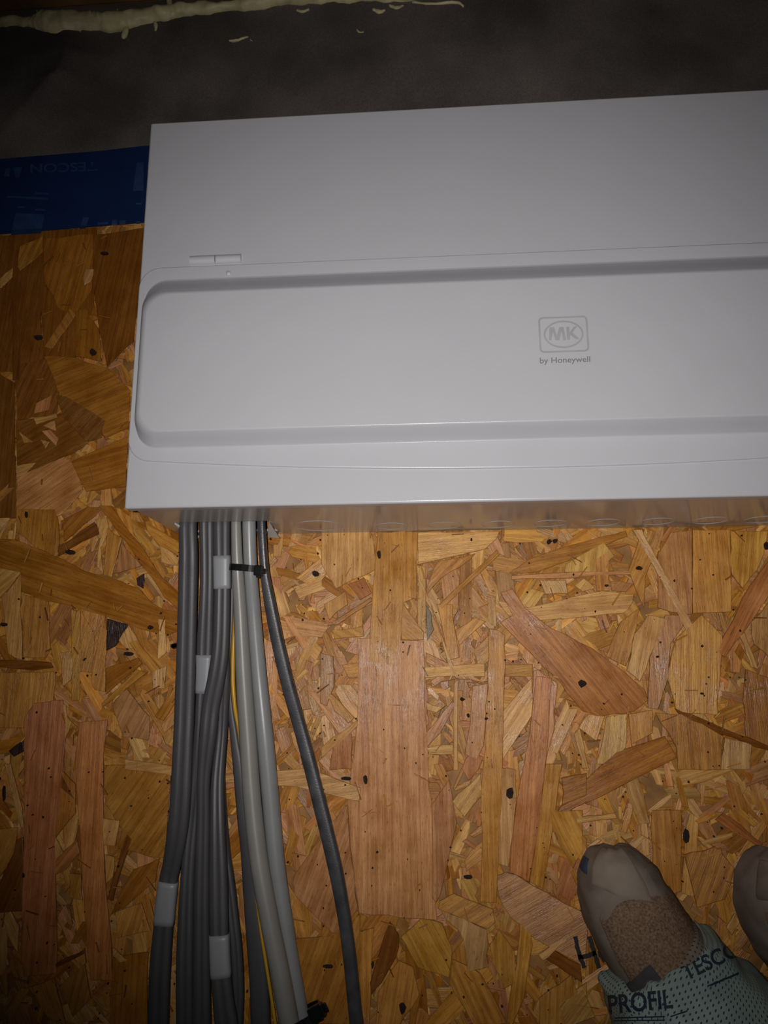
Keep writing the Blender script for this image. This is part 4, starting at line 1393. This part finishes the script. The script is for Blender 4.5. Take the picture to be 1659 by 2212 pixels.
PAIRS1 = [((480, 238), (590, 236)), ((395, 262), (665, 255)), ((335, 330), (760, 318)), ((300, 440), (850, 405)), ((292, 560), (925, 520)), ((315, 700), (1010, 650)),
          ((375, 860), (1100, 780)), ((440, 1000), (1190, 890)), ((545, 1180), (1330, 1010)), ((640, 1400), (1500, 1190)), ((780, 1640), (1680, 1400)), ((950, 1850), (1820, 1640)), ((1150, 1980), (1850, 1830))]
HT1 = [.014, .026, .033, .037, .040, .044, .049, .054, .060, .066, .068, .064, .040]
S1 = foot_fn(PAIRS1, HT1)
shoe = plink('shoe', shift(surf(S1, 0, 1, 0, 1, 70, 30, 0, 'shoe', True, wave=wrinkle(2, .0012), skirt=False)), M_TAUPE, PERSON)
shoe['label'] = 'worn taupe shoe on the left with taped cuff'
plink('suede_patch', shift(surf(S1, .36, .78, .24, .95, 40, 60, .0011, 'suede_patch', s0f=lambda t: .335 + .055 * math.exp(-((t - .30) / .09) ** 2) + .012 * math.sin(t * 9) + .02 * (1 - t), wave=wrinkle(2, .0012))), M_SUEDE, shoe)
plink('toe_cap', shift(surf(S1, .035, .34, .20, .62, 20, 18, .0012, 'toe_cap', s1f=lambda t: .33 - .05 * math.sin(t * 7), wave=wrinkle(2, .0012))), M_TOE, shoe)
plink('side_patch', shift(surf(S1, .20, .42, .66, .90, 14, 12, .0010, 'side_patch', wave=wrinkle(2, .0012))), M_BCANVAS, shoe)
plink('fabric_tag', shift(surf(S1, .15, .235, .03, .14, 6, 6, .0018, 'fabric_tag')), M_BLUEP, shoe)
plink('worn_tape', shift(surf(S1, .54, .75, .50, .93, 16, 20, .0020, 'worn_tape', s0f=lambda t: .60 - .10 * math.sin((t - .5) * 3.2), wave=wrinkle(2, .0012))), M_PERFB, shoe)

# cuff of perforated tape wrapped round the ankle
PAIRS2 = [((545, 1150), (1185, 872)), ((475, 1185), (1290, 925)), ((500, 1310), (1400, 1055)), ((560, 1530), (1560, 1190)), ((650, 1760), (1750, 1340)), ((800, 2000), (1930, 1560)), ((1000, 2200), (2050, 1800))]
HT2 = [.060, .068, .076, .088, .098, .100, .090]
S2 = foot_fn(PAIRS2, HT2, zl=.012)


def folds(s, t):
    r = .0028 * math.exp(-((t - .36 - .25 * s) / .035) ** 2)           # pinched fold running down from the rim
    r += .0020 * math.exp(-((t - .50 + .2 * s) / .05) ** 2) * (1 - s)
    return r + .0022 * noise.noise(Vector((s * 8, t * 7, 4)))


def rim(t): return .13 * max(0, 1 - abs(t - .27) / .13) if t < .40 else .02 * math.sin(t * 11)


cuff_me = surf(S2, 0, 1, 0.0, 1.0, 60, 60, .0025, 'cuff', s0f=rim, wave=folds)
bvh_cuff = BVHTree.FromPolygons([tuple(q.co) for q in cuff_me.vertices], [tuple(p.vertices) for p in cuff_me.polygons])
cuff = plink('tape_cuff', shift(cuff_me), M_PERF, PERSON)
cuff['label'] = 'pale green perforated tape cuff with navy print'
plink('inner_lining', shift(surf(S1, .58, .76, .13, .45, 12, 20, .0030, 'inner_lining', s0f=lambda t: .655 - .30 * (t - .13), wave=wrinkle(2, .0012))), M_LINING, PERSON)
MISS = 9.0
cf = on_bvh(bvh_cuff, .0011, MISS)


def fpt(x, y): return (1159 + x / 3.318, 1750 + y / 3.318)


def sub_text(me):
    bm = bmesh.new(); bm.from_mesh(me)
    bmesh.ops.triangulate(bm, faces=bm.faces)
    bmesh.ops.delete(bm, geom=[q for q in bm.verts if q.co.z > 1], context='VERTS')
    bm.to_mesh(me); bm.free()
    return shift(me)


def cuff_text(body, a, b, hpx, bold=0.0):
    def fn(x, y): return cf(x, y)
    o = link('lettering', sub_text(text_quad(body, fpt(*a), fpt(*b), hpx / 3.318, fn, bold, dense=True)), M_INK, cuff)
    return o


cuff_text('TESCON', (1075, 1222), (1560, 985), 112, .02)
cuff_text('PROFIL', (520, 1460), (980, 1415), 132, .02)
V, Fc = [], []
for k, (a, b, th) in enumerate((((1225, 1262), (1450, 1170), 22), ((560, 1490), (920, 1480), 10), ((555, 1510), (920, 1505), 8), ((960, 1480), (1080, 1440), 12))):
    nseg = 14
    o = len(V)
    for i in range(nseg + 1):
        x = a[0] + (b[0] - a[0]) * i / nseg; y = a[1] + (b[1] - a[1]) * i / nseg
        for s in (-.5, .5):
            kk = th * (random.uniform(.5, 1.1) if k == 0 else 1)
            V.append(cf(*fpt(x, y + s * kk)))
    for i in range(nseg): Fc.append((o + 2 * i, o + 2 * i + 1, o + 2 * i + 3, o + 2 * i + 2))
link('printed_line', shift(mesh_py('printed_line', V, Fc)), M_INK, cuff)

# second foot, cut by the right frame edge
dx = 1112
PAIRS3 = [((1590, 252), (1700, 250)), ((1520, 285), (1780, 270)), ((1465, 345), (1860, 320)), ((1428, 440), (1930, 400)), ((1412, 565), (2010, 520)), ((1428, 705), (2090, 650)),
          ((1485, 860), (2180, 780)), ((1560, 990), (2270, 890)), ((1670, 1150), (2400, 1010)), ((1790, 1390), (2560, 1190)), ((1950, 1620), (2720, 1400)), ((2100, 1800), (2800, 1600)), ((2300, 1950), (2820, 1800))]
S3 = foot_fn(PAIRS3, HT1)
shoe2 = plink('shoe', shift(surf(S3, 0, 1, 0, 1, 70, 30, 0, 'shoe', True, wave=wrinkle(22, .0012), skirt=False)), M_TAUPE, PERSON)
shoe2['label'] = 'matching worn shoe cut off by the right frame edge'
plink('suede_patch', shift(surf(S3, .36, .80, .26, .90, 30, 24, .0014, 'suede_patch', s0f=lambda t: .38 - .10 * (t - .26), wave=wrinkle(22, .0012))), M_SUEDE, shoe2)
plink('side_patch', shift(surf(S3, .12, .34, .22, .48, 16, 14, .0012, 'side_patch', wave=wrinkle(22, .0012))), M_BCANVAS, shoe2)

# trouser legs rising from both ankles, outside the frame
for nm, S in (('trouser_leg', S2), ('trouser_leg', S3)):
    c = S(.88, .5)
    r_ = [(c.x + .012, c.y - .020, .045, .046, .046), (c.x + .03, c.y - .045, .12, .045, .045), (c.x + .05, c.y - .08, .22, .052, .052), (c.x + .07, c.y - .12, .34, .058, .058)]
    rr_ = catmull(r_, 6)
    v, f = [], []
    for i, q in enumerate(rr_):
        for j in range(24):
            a = j / 24 * math.tau
            v.append((q[0] + q[3] * math.cos(a), q[1] + q[3] * math.sin(a), q[2]))
    for i in range(len(rr_) - 1):
        for j in range(24):
            k = (j + 1) % 24
            f.append((i * 24 + j, i * 24 + k, (i + 1) * 24 + k, (i + 1) * 24 + j))
    f.append(tuple(range(24))[::-1]); f.append(tuple(range((len(rr_) - 1) * 24, len(rr_) * 24)))
    plink(nm, shift(mesh_py(nm, v, f)), M_TROUSER, PERSON)
